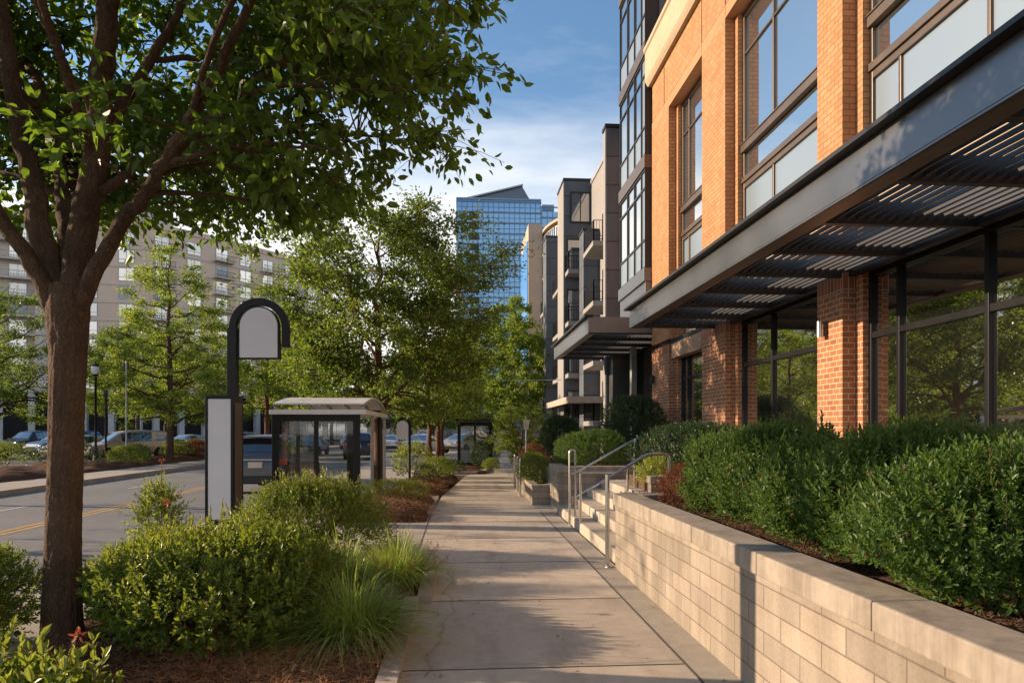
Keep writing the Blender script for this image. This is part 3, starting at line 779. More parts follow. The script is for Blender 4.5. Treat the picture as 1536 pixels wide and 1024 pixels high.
strip_slab('near_bed_edging', rect(-.56, -.42, -3, 6.75), -.1, .075, 'kerb', .012)
strip_slab('far_bed_edging', rect(-.44, -.30, 6.755, 9.0), -.1, .075, 'kerb', .012)
strip_slab('bed_end_edging', rect(-3.3, -.445, 8.88, 9.0), -.1, .07, 'kerb', .012)
strip_slab('island_kerb', [(-1.9, 26.2), (.55, 26.4), (1.0, 27.4), (1.1, 33.5), (-1.9, 33.5)], -.1, .10, 'kerb', .02)

def bed(name, x0, x1, y0, y1, hz, seed, nx=50, ny=70, base=.0, mat='mulch', mound=0.):
    rng = np.random.default_rng(seed)
    X, Y = np.meshgrid(np.linspace(x0, x1, nx), np.linspace(y0, y1, ny))
    Z = base + 0 * X
    for k in range(14):
        a = rng.uniform(0, 6.3); f = rng.uniform(1.5, 9); Z += hz / f * 1.3 * np.sin((X * cos(a) + Y * sin(a)) * f + rng.uniform(0, 6))
    Z += rng.normal(0, .006, X.shape)
    u = (X - x0) / (x1 - x0); v = (Y - y0) / (y1 - y0)
    edge = np.minimum(np.minimum(u, 1 - u) * (x1 - x0), np.minimum(v, 1 - v) * (y1 - y0))
    Z += mound * (1 - np.exp(-edge / .35)) - .06 * np.exp(-edge / .05)
    V = np.stack([X, Y, Z], -1).reshape(-1, 3)
    i = (np.arange(ny - 1) * nx)[:, None] + np.arange(nx - 1)[None]
    F = np.stack([i, i + 1, i + nx + 1, i + nx], -1).reshape(-1, 4)
    mb = MB().add(V, F)
    o = props(mb.build(name, M[mat], smooth=True), kind='structure')
    def fn(rng, n):
        k = rng.integers(0, len(V), n); d = rng.normal(0, .03, (n, 3)); d[:, 2] = 0
        return V[k] + d
    return fn
f1 = bed('mulch_bed', -3.3, -.55, -2, 8.9, .05, 1, 70, 240, .05)
f1b = bed('mulch_bed_edge', -.56, -.43, 6.76, 8.9, .01, 2, 8, 60, .045)
rng0 = np.random.default_rng(5)
straw('pine_straw', lambda r, n: (lambda P: P[(P[:, 1] > 2.5) & (P[:, 1] < 8.8)][:n])(f1(r, n * 3)), 14000, 3)
straw('pine_straw_drift', lambda r, n: (lambda P: P[(P[:, 1] > 3.) & (P[:, 1] < 5.8) & (P[:, 0] > -2.)][:n])(f1(r, n * 12)), 9000, 4, (.12, .28), .0034)
f2 = bed('mulch_mound', -2.5, -.66, 12.7, 16.6, .03, 6, 30, 60, .02, 'mulch', .30)
straw('mound_straw', f2, 5000, 7, (.12, .3), .005)
f3 = bed('mulch_mound', -1.9, -.52, 17.9, 21.4, .03, 8, 30, 60, .02, 'mulch', .26)
straw('mound_straw', f3, 3000, 9, (.12, .3), .006)
f4 = bed('mulch_mound', -1.7, -.15, 22.2, 25.4, .03, 10, 24, 40, .02, 'mulch', .2)
bed('island_mulch', -1.8, .95, 26.5, 33.3, .03, 11, 30, 40, .10, 'mulch', .08)
bed('far_mulch_bed', -18.6, -14.9, 22, 37, .06, 12, 40, 120, .0, 'mulch', .22)
bed('far_mulch_bed', -18.6, -14.9, 38.6, 60, .06, 13, 40, 120, .0, 'mulch', .22)
bed('far_mulch_bed', -18.6, -14.9, -20, 20, .06, 14, 30, 120, .0, 'mulch', .2)
# raised ground on the building side
fs = bed('planter_soil', 2.12, 6.2, -6, 9.2, .03, 15, 60, 150, .80, 'soil')
straw('bark_chips', lambda r, n: (lambda P: P[(P[:, 1] > 2) & (P[:, 0] < 3.2)][:n])(fs(r, n * 6)), 5000, 16, (.02, .05), .012, 'soil')
bed('planter_soil', 2.2, 6.2, 14.2, 21.9, .03, 17, 40, 60, .80, 'soil')
strip_slab('terrace', rect(3.15, 6.6, 9.45, 14.05), -.1, .68, 'step')
# ------------------------------------------------------------------ building helpers
def part(mb, name, mat, root, parent=None, **k):
    """geometry given in world coordinates, stored relative to its thing"""
    l = np.array(root.location)
    mb.ch = [(v - l, f) for v, f in mb.ch]
    if k.pop('split', False):
        o = None
        for v, f in list(mb.ch): o = MB().add(v, f).build(name, M[mat] if isinstance(mat, str) else mat, parent or root, **k)
        return o
    return mb.build(name, M[mat] if isinstance(mat, str) else mat, parent or root, **k)

_wc = {}
def far_window(root, p, wd, ht, face, fm='bronze', gm='glass_far', mull=1, trans=.0, name='window', fr=.07):
    """a window whose frame stands proud of the wall; p = centre of its sill in world space, face = outward angle"""
    key = (round(wd, 2), round(ht, 2), fm, gm, mull, trans, fr)
    if key not in _wc:
        f = MB(); h = wd / 2
        f.box(-h, -h + fr, -.09, .05, 0, ht); f.box(h - fr, h, -.09, .05, 0, ht)
        f.box(-h + fr, h - fr, -.09, .05, 0, fr); f.box(-h + fr, h - fr, -.09, .05, ht - fr, ht)
        for i in range(mull):
            x = -h + wd * (i + 1) / (mull + 1); f.box(x - fr * .4, x + fr * .4, -.07, .04, fr, ht - fr)
        if trans: f.box(-h + fr, h - fr, -.068, .04, ht * trans - fr * .4, ht * trans + fr * .4)
        g = MB().box(-h + fr * .5, h - fr * .5, -.02, .012, fr * .5, ht - fr * .5)
        _wc[key] = (f.mesh('frame', M[fm]), g.mesh('pane', M[gm]))
    fm_, gm_ = _wc[key]
    loc = np.array(p) - np.array(root.location)
    o = link(name, fm_, root, tuple(loc), face + pi / 2); link('pane', gm_, o)
    return o

# ================================================================== brick building
BY0 = -9.
bb = thing('brick_building', 'orange brick building with tall bronze framed windows above a black louvred canopy', 'building', (6.2, 6.5, 0))
piers = [(20.14, 21.94), (15.72, 17.28), (10.73, 11.52), (5.72, 6.51), (.70, 1.50), (-4.3, -3.5)]
for y0, y1 in piers:
    lo = MB().box(6.2, 6.62, y0, y1, 0, 3.96).box(6.43, 6.63, y0 - .19, y0, 0, 4.28).box(6.43, 6.63, y1, y1 + .14, 0, 4.28)
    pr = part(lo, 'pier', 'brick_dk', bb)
    part(MB().box(6.197, 6.62, y0 - .002, y1 + .002, 3.96, 4.285), 'soldier_course', 'soldier', bb, pr)
    up = MB().box(6.2, 6.62, y0, y1, 4.45, 11.42).box(6.43, 6.63, y0 - .19, y0, 4.45, 11.42).box(6.43, 6.63, y1, y1 + .14, 4.45, 11.42)
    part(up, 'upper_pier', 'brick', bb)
part(MB().box(6.2, 7.6, BY0, 21.94, 11.42, 11.72), 'lintel', 'lintel', bb)
part(MB().box(6.21, 7.6, BY0, 21.93, 11.72, 12.93), 'upper_wall', 'brick', bb)
jj = MB()
for y in (20.6, 17.3, 15.7, 11.5, 10.7): jj.box(6.195, 6.22, y, y + .012, 11.44, 12.9)
for z in (11.72,): jj.box(6.197, 6.22, BY0, 21.9, z - .006, z + .006)
part(jj, 'wall_joints', 'joint', bb)
cp = [(6.02, 13.02), (5.98, 13.10), (5.98, 14.0), (5.93, 14.04), (5.93, 14.16), (7.6, 14.16), (7.6, 12.93), (6.08, 12.93)]
part(MB().extrude([(x, z) for x, z in cp], 'y', BY0, 22.0), 'coping', 'coping', bb)
part(MB().box(7.3, 14, BY0, 21.9, 14.16, 19), 'upper_storey', 'tanwall', bb)
for y in np.arange(20.2, -6, -3.4): far_window(bb, (7.3, y, 15.0), 1.7, 2.4, pi, gm='glass_up')
part(MB().box(6.9, 14, BY0, 21.9, 0, 14.1), 'interior_wall', 'dark_int', bb)
part(MB().box(6.30, 6.9, BY0, 21.9, 4.29, 4.44), 'floor_band', 'charcoal', bb)
part(MB().box(6.66, 6.9, BY0, 21.9, 4.44, 6.3), 'cladding_band', 'coping', bb)  # pale backing added so bright sunlit strips show between the canopy slats
part(MB().box(6.3, 6.95, BY0, 21.94, .0, .72), 'plinth', 'brick', bb)
bays = [(17.28, 20.14, (19.38,)), (11.52, 15.72, (14.01,)), (6.51, 10.73, (9.81, 8.07)), (1.50, 5.72, (4.8, 3.06)), (-3.5, .70, (-.3, -2))]
for y0, y1, ms in bays:
    a, b = y0 + .14, y1 - .19
    # upper window: spandrel lights, a low hopper strip, tall lights
    f = MB()
    def bar(u0, u1, z0, z1, x0=6.55, x1=6.68): f.box(x0, x1, u0, u1, z0, z1)
    bar(a, a + .07, 6.32, 11.42); bar(b - .07, b, 6.32, 11.42)
    bar(a + .07, b - .07, 6.32, 6.46); bar(a + .07, b - .07, 7.32, 7.44); bar(a + .07, b - .07, 11.30, 11.42)
    f.box(6.51, 6.66, a + .005, b - .005, 7.445, 7.57); f.box(6.49, 6.67, a + .005, b - .005, 8.15, 8.32)
    f.box(6.47, 6.55, a + .01, b - .01, 8.323, 8.355)
    bar(a + .07, b - .07, 10.44, 10.49, 6.57)
    for m in ms:
        bar(m - .03, m + .03, 6.46, 7.32, 6.56); bar(m - .024, m + .024, 8.32, 10.44, 6.56); bar(m - .024, m + .024, 10.49, 11.30, 6.56)
    win = part(f, 'window', 'bronze', bb, bevel=.008)
    part(MB().box(6.60, 6.64, a + .05, b - .05, 6.44, 7.34), 'spandrel_panel', 'spandrel', bb, win)
    cuts = [a] + sorted(ms) + [b]
    for u0, u1 in zip(cuts[:-1], cuts[1:]):
        part(MB().box(6.61, 6.64, u0 + .02, u1 - .02, 8.36, 11.32), 'pane', 'glass_up', bb, win)
    part(MB().box(6.605, 6.64, a + .05, b - .05, 7.59, 8.13), 'pane', 'glass_up', bb, win)
    # shopfront
    g = MB()
    def sb(u0, u1, z0, z1, x0=6.53, x1=6.68): g.box(x0, x1, u0, u1, z0, z1)
    sb(a, a + .06, .72, 4.28); sb(b - .06, b, .72, 4.28)
    sb(a + .06, b - .06, .72, .84); sb(a + .06, b - .06, 4.16, 4.28)
    cuts = [a + .03] + sorted(ms) + [b - .03]
    for m in ms: sb(m - .035, m + .035, .84, 4.16)
    for u0, u1 in zip(cuts[:-1], cuts[1:]): sb(u0 + .036, u1 - .036, 3.17, 3.27, 6.54)
    st = part(g, 'shopfront', 'black', bb, bevel=.006)
    for u0, u1 in zip(cuts[:-1], cuts[1:]):
        part(MB().box(6.59, 6.62, u0 + .02, u1 - .02, .82, 3.18), 'pane', 'glass_low', bb, st)
        part(MB().box(6.591, 6.62, u0 + .02, u1 - .02, 3.26, 4.18), 'pane', 'glass_low', bb, st)
part(MB().box(6.24, 6.50, 17.42, 20.0, 3.84, 4.28), 'sign_band', 'tanwall', bb)

def canopy(root, x0, x1, ya, yb, z0, z1, step, lou=True, name='canopy'):
    f = MB().box(x0, x0 + .06, ya, yb, z0, z1)
    lip = MB().box(x0 - .12, x0 + .16, ya - .12, yb + .12, z1 + .001, z1 + .05)
    f.box(x0 + .06, x1, ya, ya + .06, z0, z1).box(x0 + .06, x1, yb - .06, yb, z0, z1)
    fl = MB().box(x0 + .002, x0 + .24, ya + .06, yb - .06, z0 - .03, z0 - .003)
    f.box(x0 - .004, x0 + .02, ya, yb, z0 - .03, z0 - .001)
    cn = part(f, name, 'fascia', root, bevel=.006)
    part(fl, 'canopy_flange', 'bronze', root, cn)
    part(lip, 'canopy_lip', 'charcoal', root, cn)
    bm = MB(); ys = list(np.arange(yb - .1, ya, -step)) + [ya + .1]
    for y in ys: bm.box(x0 + .07, x1 - .01, y - .045, y + .045, z0 - .02, z0 + .26)
    bm.box(x1 - .14, x1, ya + .07, yb - .07, z0 - .01, z1 - .02)
    part(bm, 'cross_beams', 'charcoal', root, cn)
    for k, (u1, u0) in enumerate(zip(ys[:-1], ys[1:])):
        lv = MB()
        for x in np.arange(x0 + .30, x1 - .18, .128):
            lv.obox((x, (u0 + u1) / 2, z0 + .07), (.014, u1 - u0 - .1, .056), ry=R(4))
        part(lv, 'louvres', 'louvre', root, cn)
    return cn
canopy(bb, 4.1, 6.44, -6., 16.5, 4.22, 4.64, 1.40)
for (y, z, lb) in ((11.24, 3.42, 'small steel cylinder wall lamp on the pier nearest the camera'), (21.62, 3.33, 'dark box wall lamp on the far corner pier beside the black entrance')):
    wlm = thing('wall_lamp', lb, 'wall lamp', (6.2, y, z), 0)
    part(MB().box(6.15, 6.199, y - .05, y + .05, z - .11, z + .11), 'back_plate', 'bronze', wlm, bevel=.005)
    part(MB().cyl(6.10, y, z - .13, z + .13, .062, 20), 'lamp_body', 'steel' if y < 15 else 'charcoal', wlm, smooth=False)

# ================================================================== grey bay-front building
gb = thing('bay_front_building', 'dark grey building with a tall glazed bay beside the brick corner and an entrance canopy', 'building', (6.3, 25.8, 0))
part(MB().box(6.45, 14, 21.97, 25.60, 5.2, 24), 'wall', 'grey_panel', gb)
part(MB().box(7.0, 14, 25.61, 29.6, 5.2, 14.5), 'wall', 'tanwall', gb)
part(MB().box(8.6, 14, 22.0, 29.58, 0, 5.2), 'entrance_recess', 'dark_int', gb)
part(MB().box(6.45, 7.4, 28.9, 29.6, 0, 5.2).box(6.45, 6.9, 22.0, 22.5, 0, 5.2), 'entrance_column', 'fascia', gb, split=True)
part(MB().box(6.6, 6.8, 22.6, 22.9, .68, 5.1).box(6.6, 6.8, 26.2, 26.5, .68, 5.1), 'door_frame', 'grey_metal', gb, split=True)
bay = MB().box(6.0, 6.45, 22.02, 25.62, 5.65, 6.58)
bay.box(5.94, 6.45, 21.98, 25.68, 6.585, 7.02)
part(bay, 'bay_base', 'fascia', gb, bevel=.01)
cols = [25.62, 24.45, 23.45, 22.52, 22.02]
for k in range(4):
    zb = 7.02 + 3.72 * k
    fr = MB(); pn = MB(); sp = MB()
    for y in cols: fr.box(5.985, 6.10, max(22.021, y - .035), min(25.619, y + .035), zb, zb + 3.28)
    for (p, q) in zip(cols[1:], cols[:-1]):
        for z in (zb + .004, zb + .92, zb + 2.62, zb + 3.21): fr.box(5.992, 6.09, p + .036, q - .036, z, z + .065)
    wn = part(fr, 'bay_window', 'charcoal', gb)
    for i, (p, q) in enumerate(zip(cols[1:], cols[:-1])):
        part(MB().box(6.03, 6.07, p + .02, q - .02, zb + .02, zb + .95), 'spandrel_panel', 'spandrel', gb, wn)
        part(MB().box(6.03, 6.07, p + .02, q - .02, zb + .96, zb + 3.25), 'pane', 'spandrel' if i == 3 else 'glass_up', gb, wn)
    part(MB().box(6.001, 6.45, 22.02, 22.06, zb, zb + 3.28).box(6.001, 6.45, 25.58, 25.62, zb, zb + 3.28), 'bay_return', 'charcoal', gb, wn, split=True)
    part(MB().box(5.95, 6.45, 21.99, 25.67, zb + 3.282, zb + 3.718), 'floor_band', 'bronze', gb, wn, bevel=.01)
canopy(gb, 4.1, 7.3, 22.0, 30.3, 4.88, 5.40, 1.6, name='entrance_canopy')

# ================================================================== grey balcony apartments
ap = thing('apartment_building', 'stepped grey apartment block with steel balconies and narrow sunlit side walls', 'building', (8., 40, 0))
part(MB().box(8.0, 18, 29.62, 60, 0, 16.9), 'wall', 'grey_stucco', ap)
part(MB().box(7.94, 18, 29.6, 60.1, 16.9, 17.15), 'parapet', 'grey_metal', ap)
twr = MB().box(6.32, 7.99, 29.65, 30.25, 0, 15.0).box(6.32, 7.99, 42.1, 44.8, 0, 17.2).box(7.05, 7.99, 39.3, 40.7, 0, 13.3).box(6.5, 7.99, 52.5, 54.6, 0, 16.6)
part(twr, 'stair_tower', 'grey_panel', ap, split=True)
part(MB().box(6.27, 8.04, 29.6, 30.3, 15.0, 15.16).box(6.27, 8.04, 42.05, 44.85, 17.2, 17.36).box(7.0, 8.04, 39.25, 40.75, 13.3, 13.42).box(6.45, 8.04, 52.45, 54.65, 16.6, 16.75), 'tower_coping', 'charcoal', ap, split=True)
part(MB().box(6.30, 6.319, 29.75, 30.15, .5, 14.9).box(6.30, 6.319, 42.2, 44.7, .5, 17.1), 'sunlit_side_panel', 'grey_stucco', ap, split=True)  # paler sheets paint sunlight onto the street side of the grey towers
far_window(ap, (7.35, 42.1, 14.6), 1.25, 1.9, -pi / 2, 'charcoal', 'glass_far', 1)
def balcony(root, x0, x1, y0, y1, z, name='balcony', rail='charcoal'):
    s = part(MB().box(x0, x1, y0, y1, z - .26, z), name, 'grey_stucco', root, bevel=.01)
    r = MB(); h = 1.08
    def run(a, b):
        a = np.array(a); b = np.array(b); L = np.linalg.norm(b - a); n = max(2, int(L / .13))
        for t in np.linspace(0, 1, n):
            p = a + (b - a) * t; w = .03 if t in (0., 1.) else .009
            r.box(p[0] - w, p[0] + w, p[1] - w, p[1] + w, z, z + h)
        for zz_ in (z + .1, z + h):
            r.tube([(a[0], a[1], zz_), (b[0], b[1], zz_)], .022, 5)
    if abs(x0 - 8) > 1.2 or True:
        e = .05
        run((x0 + e, y0 + e), (x0 + e, y1 - e)); run((x0 + e, y0 + e), (x1 - e, y0 + e)); run((x0 + e, y1 - e), (x1 - e, y1 - e))
    part(r, 'railing', rail, root, s)
    return s
for k in range(4):
    z = 2.2 + 3.15 * k
    balcony(ap, 6.85, 7.99, 35.4, 38.3, z)
    if z < 14: far_window(ap, (8.0, 36.2, z + .05), 1.5, 2.2, pi, 'charcoal'); far_window(ap, (8.0, 37.6, z + .05), 1.1, 2.2, pi, 'charcoal')
    far_window(ap, (8.0, 32.6, z + .5), 1.1, 1.8, pi, 'charcoal')
    if z < 13: balcony(ap, 6.4, 7.5, 40.9, 42.09, z - .2)
    far_window(ap, (6.95, 42.1, z - .15), .9, 2.1, -pi / 2, 'charcoal', mull=0)
    balcony(ap, 6.7, 7.99, 46.2, 50.2, z)
    far_window(ap, (8.0, 47.6, z + .05), 1.8, 2.2, pi, 'charcoal'); far_window(ap, (8., 51.3, z + .5), 1.2, 1.7, pi, 'charcoal')
    balcony(ap, 6.8, 7.99, 55.5, 59.0, z); far_window(ap, (8., 57., z + .05), 1.8, 2.2, pi, 'charcoal')
c3 = part(MB().box(5.5, 5.62, 35.2, 44.5, 3.12, 3.46).box(5.62, 8, 35.2, 35.3, 3.12, 3.46).box(5.62, 8, 44.4, 44.5, 3.12, 3.46).box(5.62, 8, 35.3, 44.4, 3.36, 3.44), 'street_canopy', 'beige', ap)
part(MB().box(5.8, 5.9, 36, 36.1, 0, 3.12).box(5.8, 5.9, 43.6, 43.7, 0, 3.12), 'canopy_post', 'charcoal', ap, c3, split=True)

# ================================================================== curved beige block
cb = thing('curved_apartment_building', 'pale beige apartment block with a curved front in front of the blue tower', 'building', (22, 82, 0))
cx, cy, rr = 22.9, 82., 13.
ang = np.linspace(R(150), R(290), 29)
arc = [(cx + rr * cos(a), cy + rr * sin(a)) for a in ang]
part(MB().prism(arc + [(36, 68), (36, 98), (12, 98)], 0, 25.0), 'wall', 'beige', cb)
arc2 = [(cx + (rr + .25) * cos(a), cy + (rr + .25) * sin(a)) for a in ang]
for k in range(9):
    z = 2.75 + 2.85 * k
    part(MB().prism(arc2 + [(35, 70), (35, 96), (13, 96)], z - .18, z + .14), 'floor_band', 'coping', cb)
    if k == 8: break
    for i in range(1, 28, 2):
        a = (ang[i]); 
        if a < R(158) or a > R(265): continue
        far_window(cb, (cx + rr * cos(a), cy + rr * sin(a), z + .5), 1.9, 1.75, a, 'grey_metal', 'glass_far', 2, fr=.09)
part(MB().box(8.0, 9.7, 82.0, 92, 0, 26.6), 'end_block', 'beige', cb)
gs = part(MB().box(7.85, 7.998, 82.4, 91.6, 1.0, 24.6), 'glass_strip', 'glass_tower', cb, split=True)

# ================================================================== blue tower
tw = thing('glass_tower', 'tall blue glass office tower with a slanted roof fin at the end of the street', 'tower', (11, 215, 0))
part(MB().box(-1.6, 23.4, 202, 230, 0, 69.8), 'curtain_wall', 'glass_tower', tw)
part(MB().box(23.4, 29.0, 206, 232, 0, 68.0), 'side_wing', 'glass_tower', tw)
g = MB()
for z in np.arange(3.15, 69.5, 3.15):
    g.box(-1.72, 23.5, 201.8, 202., z - .22, z + .22); g.box(23.41, 23.55, 201.8, 206, z - .2, z + .2); g.box(23.55, 29.1, 205.85, 206., z - .2, z + .2)
    g.box(-1.72, -1.6, 202, 230, z - .22, z + .22)
for z in np.arange(1.5, 69.5, 3.15): g.box(-1.68, 23.44, 201.9, 202., z - .06, z + .06)
part(g, 'floor_band', simple('tower_band', (.10, .17, .26), .35, .4), tw)
g = MB()
for x in np.arange(-1.6, 23.5, 1.56): g.box(x - .07, x + .07, 201.84, 201.99, 0, 69.8)
for x in np.arange(24.2, 29, 1.6): g.box(x - .07, x + .07, 205.86, 205.99, 0, 68)
part(g, 'mullions', simple('tower_mullion', (.05, .09, .15), .4, .4), tw)
for i, z in enumerate(np.arange(20.5, 67, 3.15)):
    part(MB().box(2.1, 5.0, 201.55, 202.02, z, z + 1.5).box(1.95, 5.15, 201.2, 202, z - .2, z - .002), 'loggia', 'charcoal', tw)  # solid charcoal boxes imitate the shade of open recesses
part(MB().extrude([(-1.7, 69.8), (.9, 70.9), (18.2, 75.4), (20.8, 71.0), (20.8, 69.8)], 'y', 206, 224), 'roof_fin', simple('roof_fin_metal', (.10, .13, .17), .4, .5), tw)
part(MB().extrude([(.2, 70.75), (18.35, 75.5), (18.35, 75.9), (.2, 71.15)], 'y', 205, 225), 'roof_edge', 'grey_metal', tw)
part(MB().box(-1.7, 23.5, 201.7, 230, 69.802, 70.3).box(24.5, 28.2, 208, 220, 68., 70.8), 'parapet', simple('tower_parapet', (.16, .24, .34), .4, .3), tw)

# ================================================================== tan apartments across the road
lb = thing('tan_apartment_building', 'long tan apartment block with loggias and a flat roof behind the trees', 'building', (-55, 122, 0))
plan = [(-108, 96), (-86, 107), (-64.6, 118.0), (-53.3, 119.2), (-45.5, 127), (-36.5, 139), (-29.5, 148)]
TOPZ = 36.0; FL = 3.02
def seg_wall(a, b, back, z0, z1, mb):
    d = unit(np.array([b[0] - a[0], b[1] - a[1]], float)); nrm = np.array([-d[1], d[0]])
    if nrm[1] < 0: nrm = -nrm
    p = [tuple(np.array(a) + nrm * back), tuple(np.array(b) + nrm * back), tuple(np.array(b) + nrm * (back + 12)), tuple(np.array(a) + nrm * (back + 12))]
    mb.prism(p, z0, z1); return d, -nrm
nwin = 0
wext = MB(); base = MB(); para = MB()
for i, (a, b) in enumerate(zip(plan[:-1], plan[1:])):
    A, B = np.array(a, float), np.array(b, float); L = np.linalg.norm(B - A)
    log = i in (0, 1)
    mbw = MB(); d, out_ = seg_wall(a, b, 1.7 if log else 0, 8.0, TOPZ, mbw)
    part(mbw, 'wall', 'tan' if i % 2 == 0 or i == 3 else 'tan_lt', lb)
    mbb = MB(); seg_wall(a, b, 2.2, 0, 8.0, mbb); part(mbb, 'ground_floor', 'dark_int', lb)
    mbp = MB(); seg_wall(tuple(A - out_ * -.25 * 1), tuple(B + out_ * .25), 0, TOPZ, TOPZ + .9, mbp); part(mbp, 'parapet', 'tan', lb)
    fa = math.atan2(out_[1], out_[0])
    n = max(1, int(L / 4.3))
    for fl in range(9):
        z = 8.0 + FL * fl
        if log:
            sl_ = MB(); p = [tuple(A + out_ * .0), tuple(B + out_ * .0), tuple(B - out_ * 1.69), tuple(A - out_ * 1.69)]
            sl_.prism(p, z - .14, z + .14); s_ = part(sl_, 'balcony_slab', 'tan_lt', lb)
            rl = MB()
            for zz_ in (1.15, .2): rl.tube([(*(A - out_ * .08), z + zz_), (*(B - out_ * .08), z + zz_)], .035, 4)
            for t in np.arange(0, L, .35): q = A + d * t - out_ * .08; rl.box(q[0] - .018, q[0] + .018, q[1] - .018, q[1] + .018, z + .14, z + 1.15)
            part(rl, 'railing', 'grey_metal', lb, s_)
        if not log:
            bd_ = MB().prism([tuple(A + out_ * .12), tuple(B + out_ * .12), tuple(B - out_ * .5), tuple(A - out_ * .5)], z - .16, z + .16); part(bd_, 'floor_band', 'tan_lt', lb)
        for k in range(n):
            c = A + (B - A) * ((k + .5) / n) - (out_ * 1.7 if log else 0)
            if nwin > 170: continue
            if i >= 3 and k % 2 == 0 and fl > 0:
                q = c - d * 1.9; e = c + d * 1.9; bs = MB().prism([tuple(q + out_ * 1.5), tuple(e + out_ * 1.5), tuple(e - out_ * .1), tuple(q - out_ * .1)], z + .17, z + .36)
                b_ = part(bs, 'balcony', 'tan_lt', lb); rl = MB()
                for zz_ in (.55, 1.4): rl.tube([(*(q + out_ * 1.45), z + zz_), (*(e + out_ * 1.45), z + zz_)], .04, 4)
                for t_ in np.arange(0, 3.81, .3): w_ = q + d * t_ + out_ * 1.45; rl.box(w_[0] - .02, w_[0] + .02, w_[1] - .02, w_[1] + .02, z + .36, z + 1.4)
                part(rl, 'railing', 'charcoal', lb, b_)
            far_window(lb, (c[0], c[1], z + (.15 if log else .55)), 2.4 if log else 2.5, 2.35 if log else 2.25, fa, 'grey_metal', ('glass_far', 'glass_up', 'glass_far', 'glass_low', 'spandrel')[(nwin * 7 + fl * 3 + i) % 5], 1, .3, fr=.09); nwin += 1
    if log:
        fins = MB()
        for k in range(n + 1):
            if k % 2 and k != n: continue
            q = A + d * min(L - .35, k * L / n)
            fins.prism([tuple(q), tuple(q + d * (.35 if k % 4 else 1.9)), tuple(q + d * (.35 if k % 4 else 1.9) - out_ * 1.69), tuple(q - out_ * 1.69)], 8, TOPZ)
        part(fins, 'loggia_piers', 'tan_lt', lb)
    cols_ = MB()
    for t in np.arange(1.5, L, 4.2):
        q = A + d * t; cols_ = MB().prism([tuple(q), tuple(q + d * .9), tuple(q + d * .9 - out_ * .9), tuple(q - out_ * .9)], 0, 8.0)
        part(cols_, 'column', 'pale_col', lb)
part(MB().prism([(-62, 121), (-55, 121.5), (-53, 130), (-62, 130)], TOPZ + .9, TOPZ + 4.1), 'roof_plant_room', 'tan_lt', lb)

# ================================================================== low shops closing the street
ls = thing('low_shop_building', 'low dark shop building closing the far end of the road', 'building', (-8, 132, 0))
part(MB().box(-30, 9, 132, 144, 0, 8.2), 'wall', 'tan', ls)
part(MB().box(-30.2, 9.2, 131.6, 144.2, 8.2, 8.9), 'parapet', 'charcoal', ls)
part(MB().box(-30, 9, 129.6, 131.99, 3.3, 3.7), 'awning', 'charcoal', ls)
for x in np.arange(-28, 8, 4.2): far_window(ls, (x, 132, .3), 3.3, 2.8, -pi / 2, 'charcoal'); far_window(ls, (x, 132, 4.8), 2.2, 2.0, -pi / 2, 'charcoal')
# ================================================================== retaining wall, stairs, rails
rw = thing('retaining_wall', 'low beige block retaining wall with a smooth concrete cap beside the sidewalk', 'wall', (2, 3, 0))
part(MB().box(1.885, 2.13, -8, 8.30, -.05, .78).box(2.13, 3.05, 8.05, 8.30, -.05, .78), 'block_face', 'block', rw)
capm = MB()
y = -8.
while y < 8.2:
    y2 = min(8.34, y + 1.22 + .0); capm.box(1.855, 2.15, y + .003, y2 - .003, .782, .925); y = y2
capm.box(2.152, 3.05, 8.03, 8.335, .782, .925)
part(capm, 'cap', 'cap', rw, bevel=.012)
stp = thing('stairs', 'four concrete steps climbing from the sidewalk to the terrace', 'stairs', (2.4, 11.4, 0))
sm = MB()
for i in range(4): sm.box(1.96 + .31 * i, 3.2, 8.36, 14.03, .17 * i - (.05 if i == 0 else 0), .17 * (i + 1) - .002)
part(sm, 'treads', 'step', stp, bevel=.012)
bw = thing('block_wall', 'short square ended block wall with cap beyond the stairs', 'wall', (2.1, 14.2, 0))
part(MB().box(2.0, 6.2, 14.06, 14.3, -.05, .82).box(2.0, 2.22, 14.3, 15.45, -.05, .82).box(2.04, 2.22, 15.45, 21.8, -.05, .8), 'block_face', 'block', bw)
part(MB().box(1.975, 6.2, 14.035, 14.32, .822, .945).box(1.975, 2.25, 14.322, 15.46, .822, .945), 'cap', 'cap', bw, bevel=.012)
pl = thing('low_planter', 'low grey block planter filled with flowers at the sidewalk edge', 'planter', (1.8, 17.5, 0))
part(MB().box(1.60, 2.03, 15.5, 15.68, -.05, .40).box(1.60, 1.74, 15.68, 19.8, -.05, .40).box(1.60, 2.03, 19.8, 19.95, -.05, .40), 'block_face', 'block', pl)
part(MB().box(1.58, 2.035, 15.48, 15.72, .402, .455).box(1.58, 1.77, 15.722, 19.97, .402, .455), 'cap', 'cap', pl, bevel=.008)
part(MB().box(1.74, 2.03, 15.68, 19.8, .0, .36), 'planter_soil', 'soil', pl)
rm = thing('ramp_wall', 'low concrete ramp wall behind the retaining wall below the clipped hedge', 'wall', (4, 9.4, 0))
part(MB().box(2.62, 6.1, 9.32, 9.46, .1, .96), 'block_face', 'block', rm)
part(MB().box(2.6, 6.1, 9.29, 9.49, .962, 1.06), 'cap', 'cap', rm, bevel=.01)
part(MB().box(2.2, 4.2, 9.0, 9.29, .1, .84), 'lower_step', 'cap', rm, bevel=.01)
part(MB().box(3.1, 5.6, 9.47, 12.5, .5, .88), 'planter_soil', 'soil', rm)

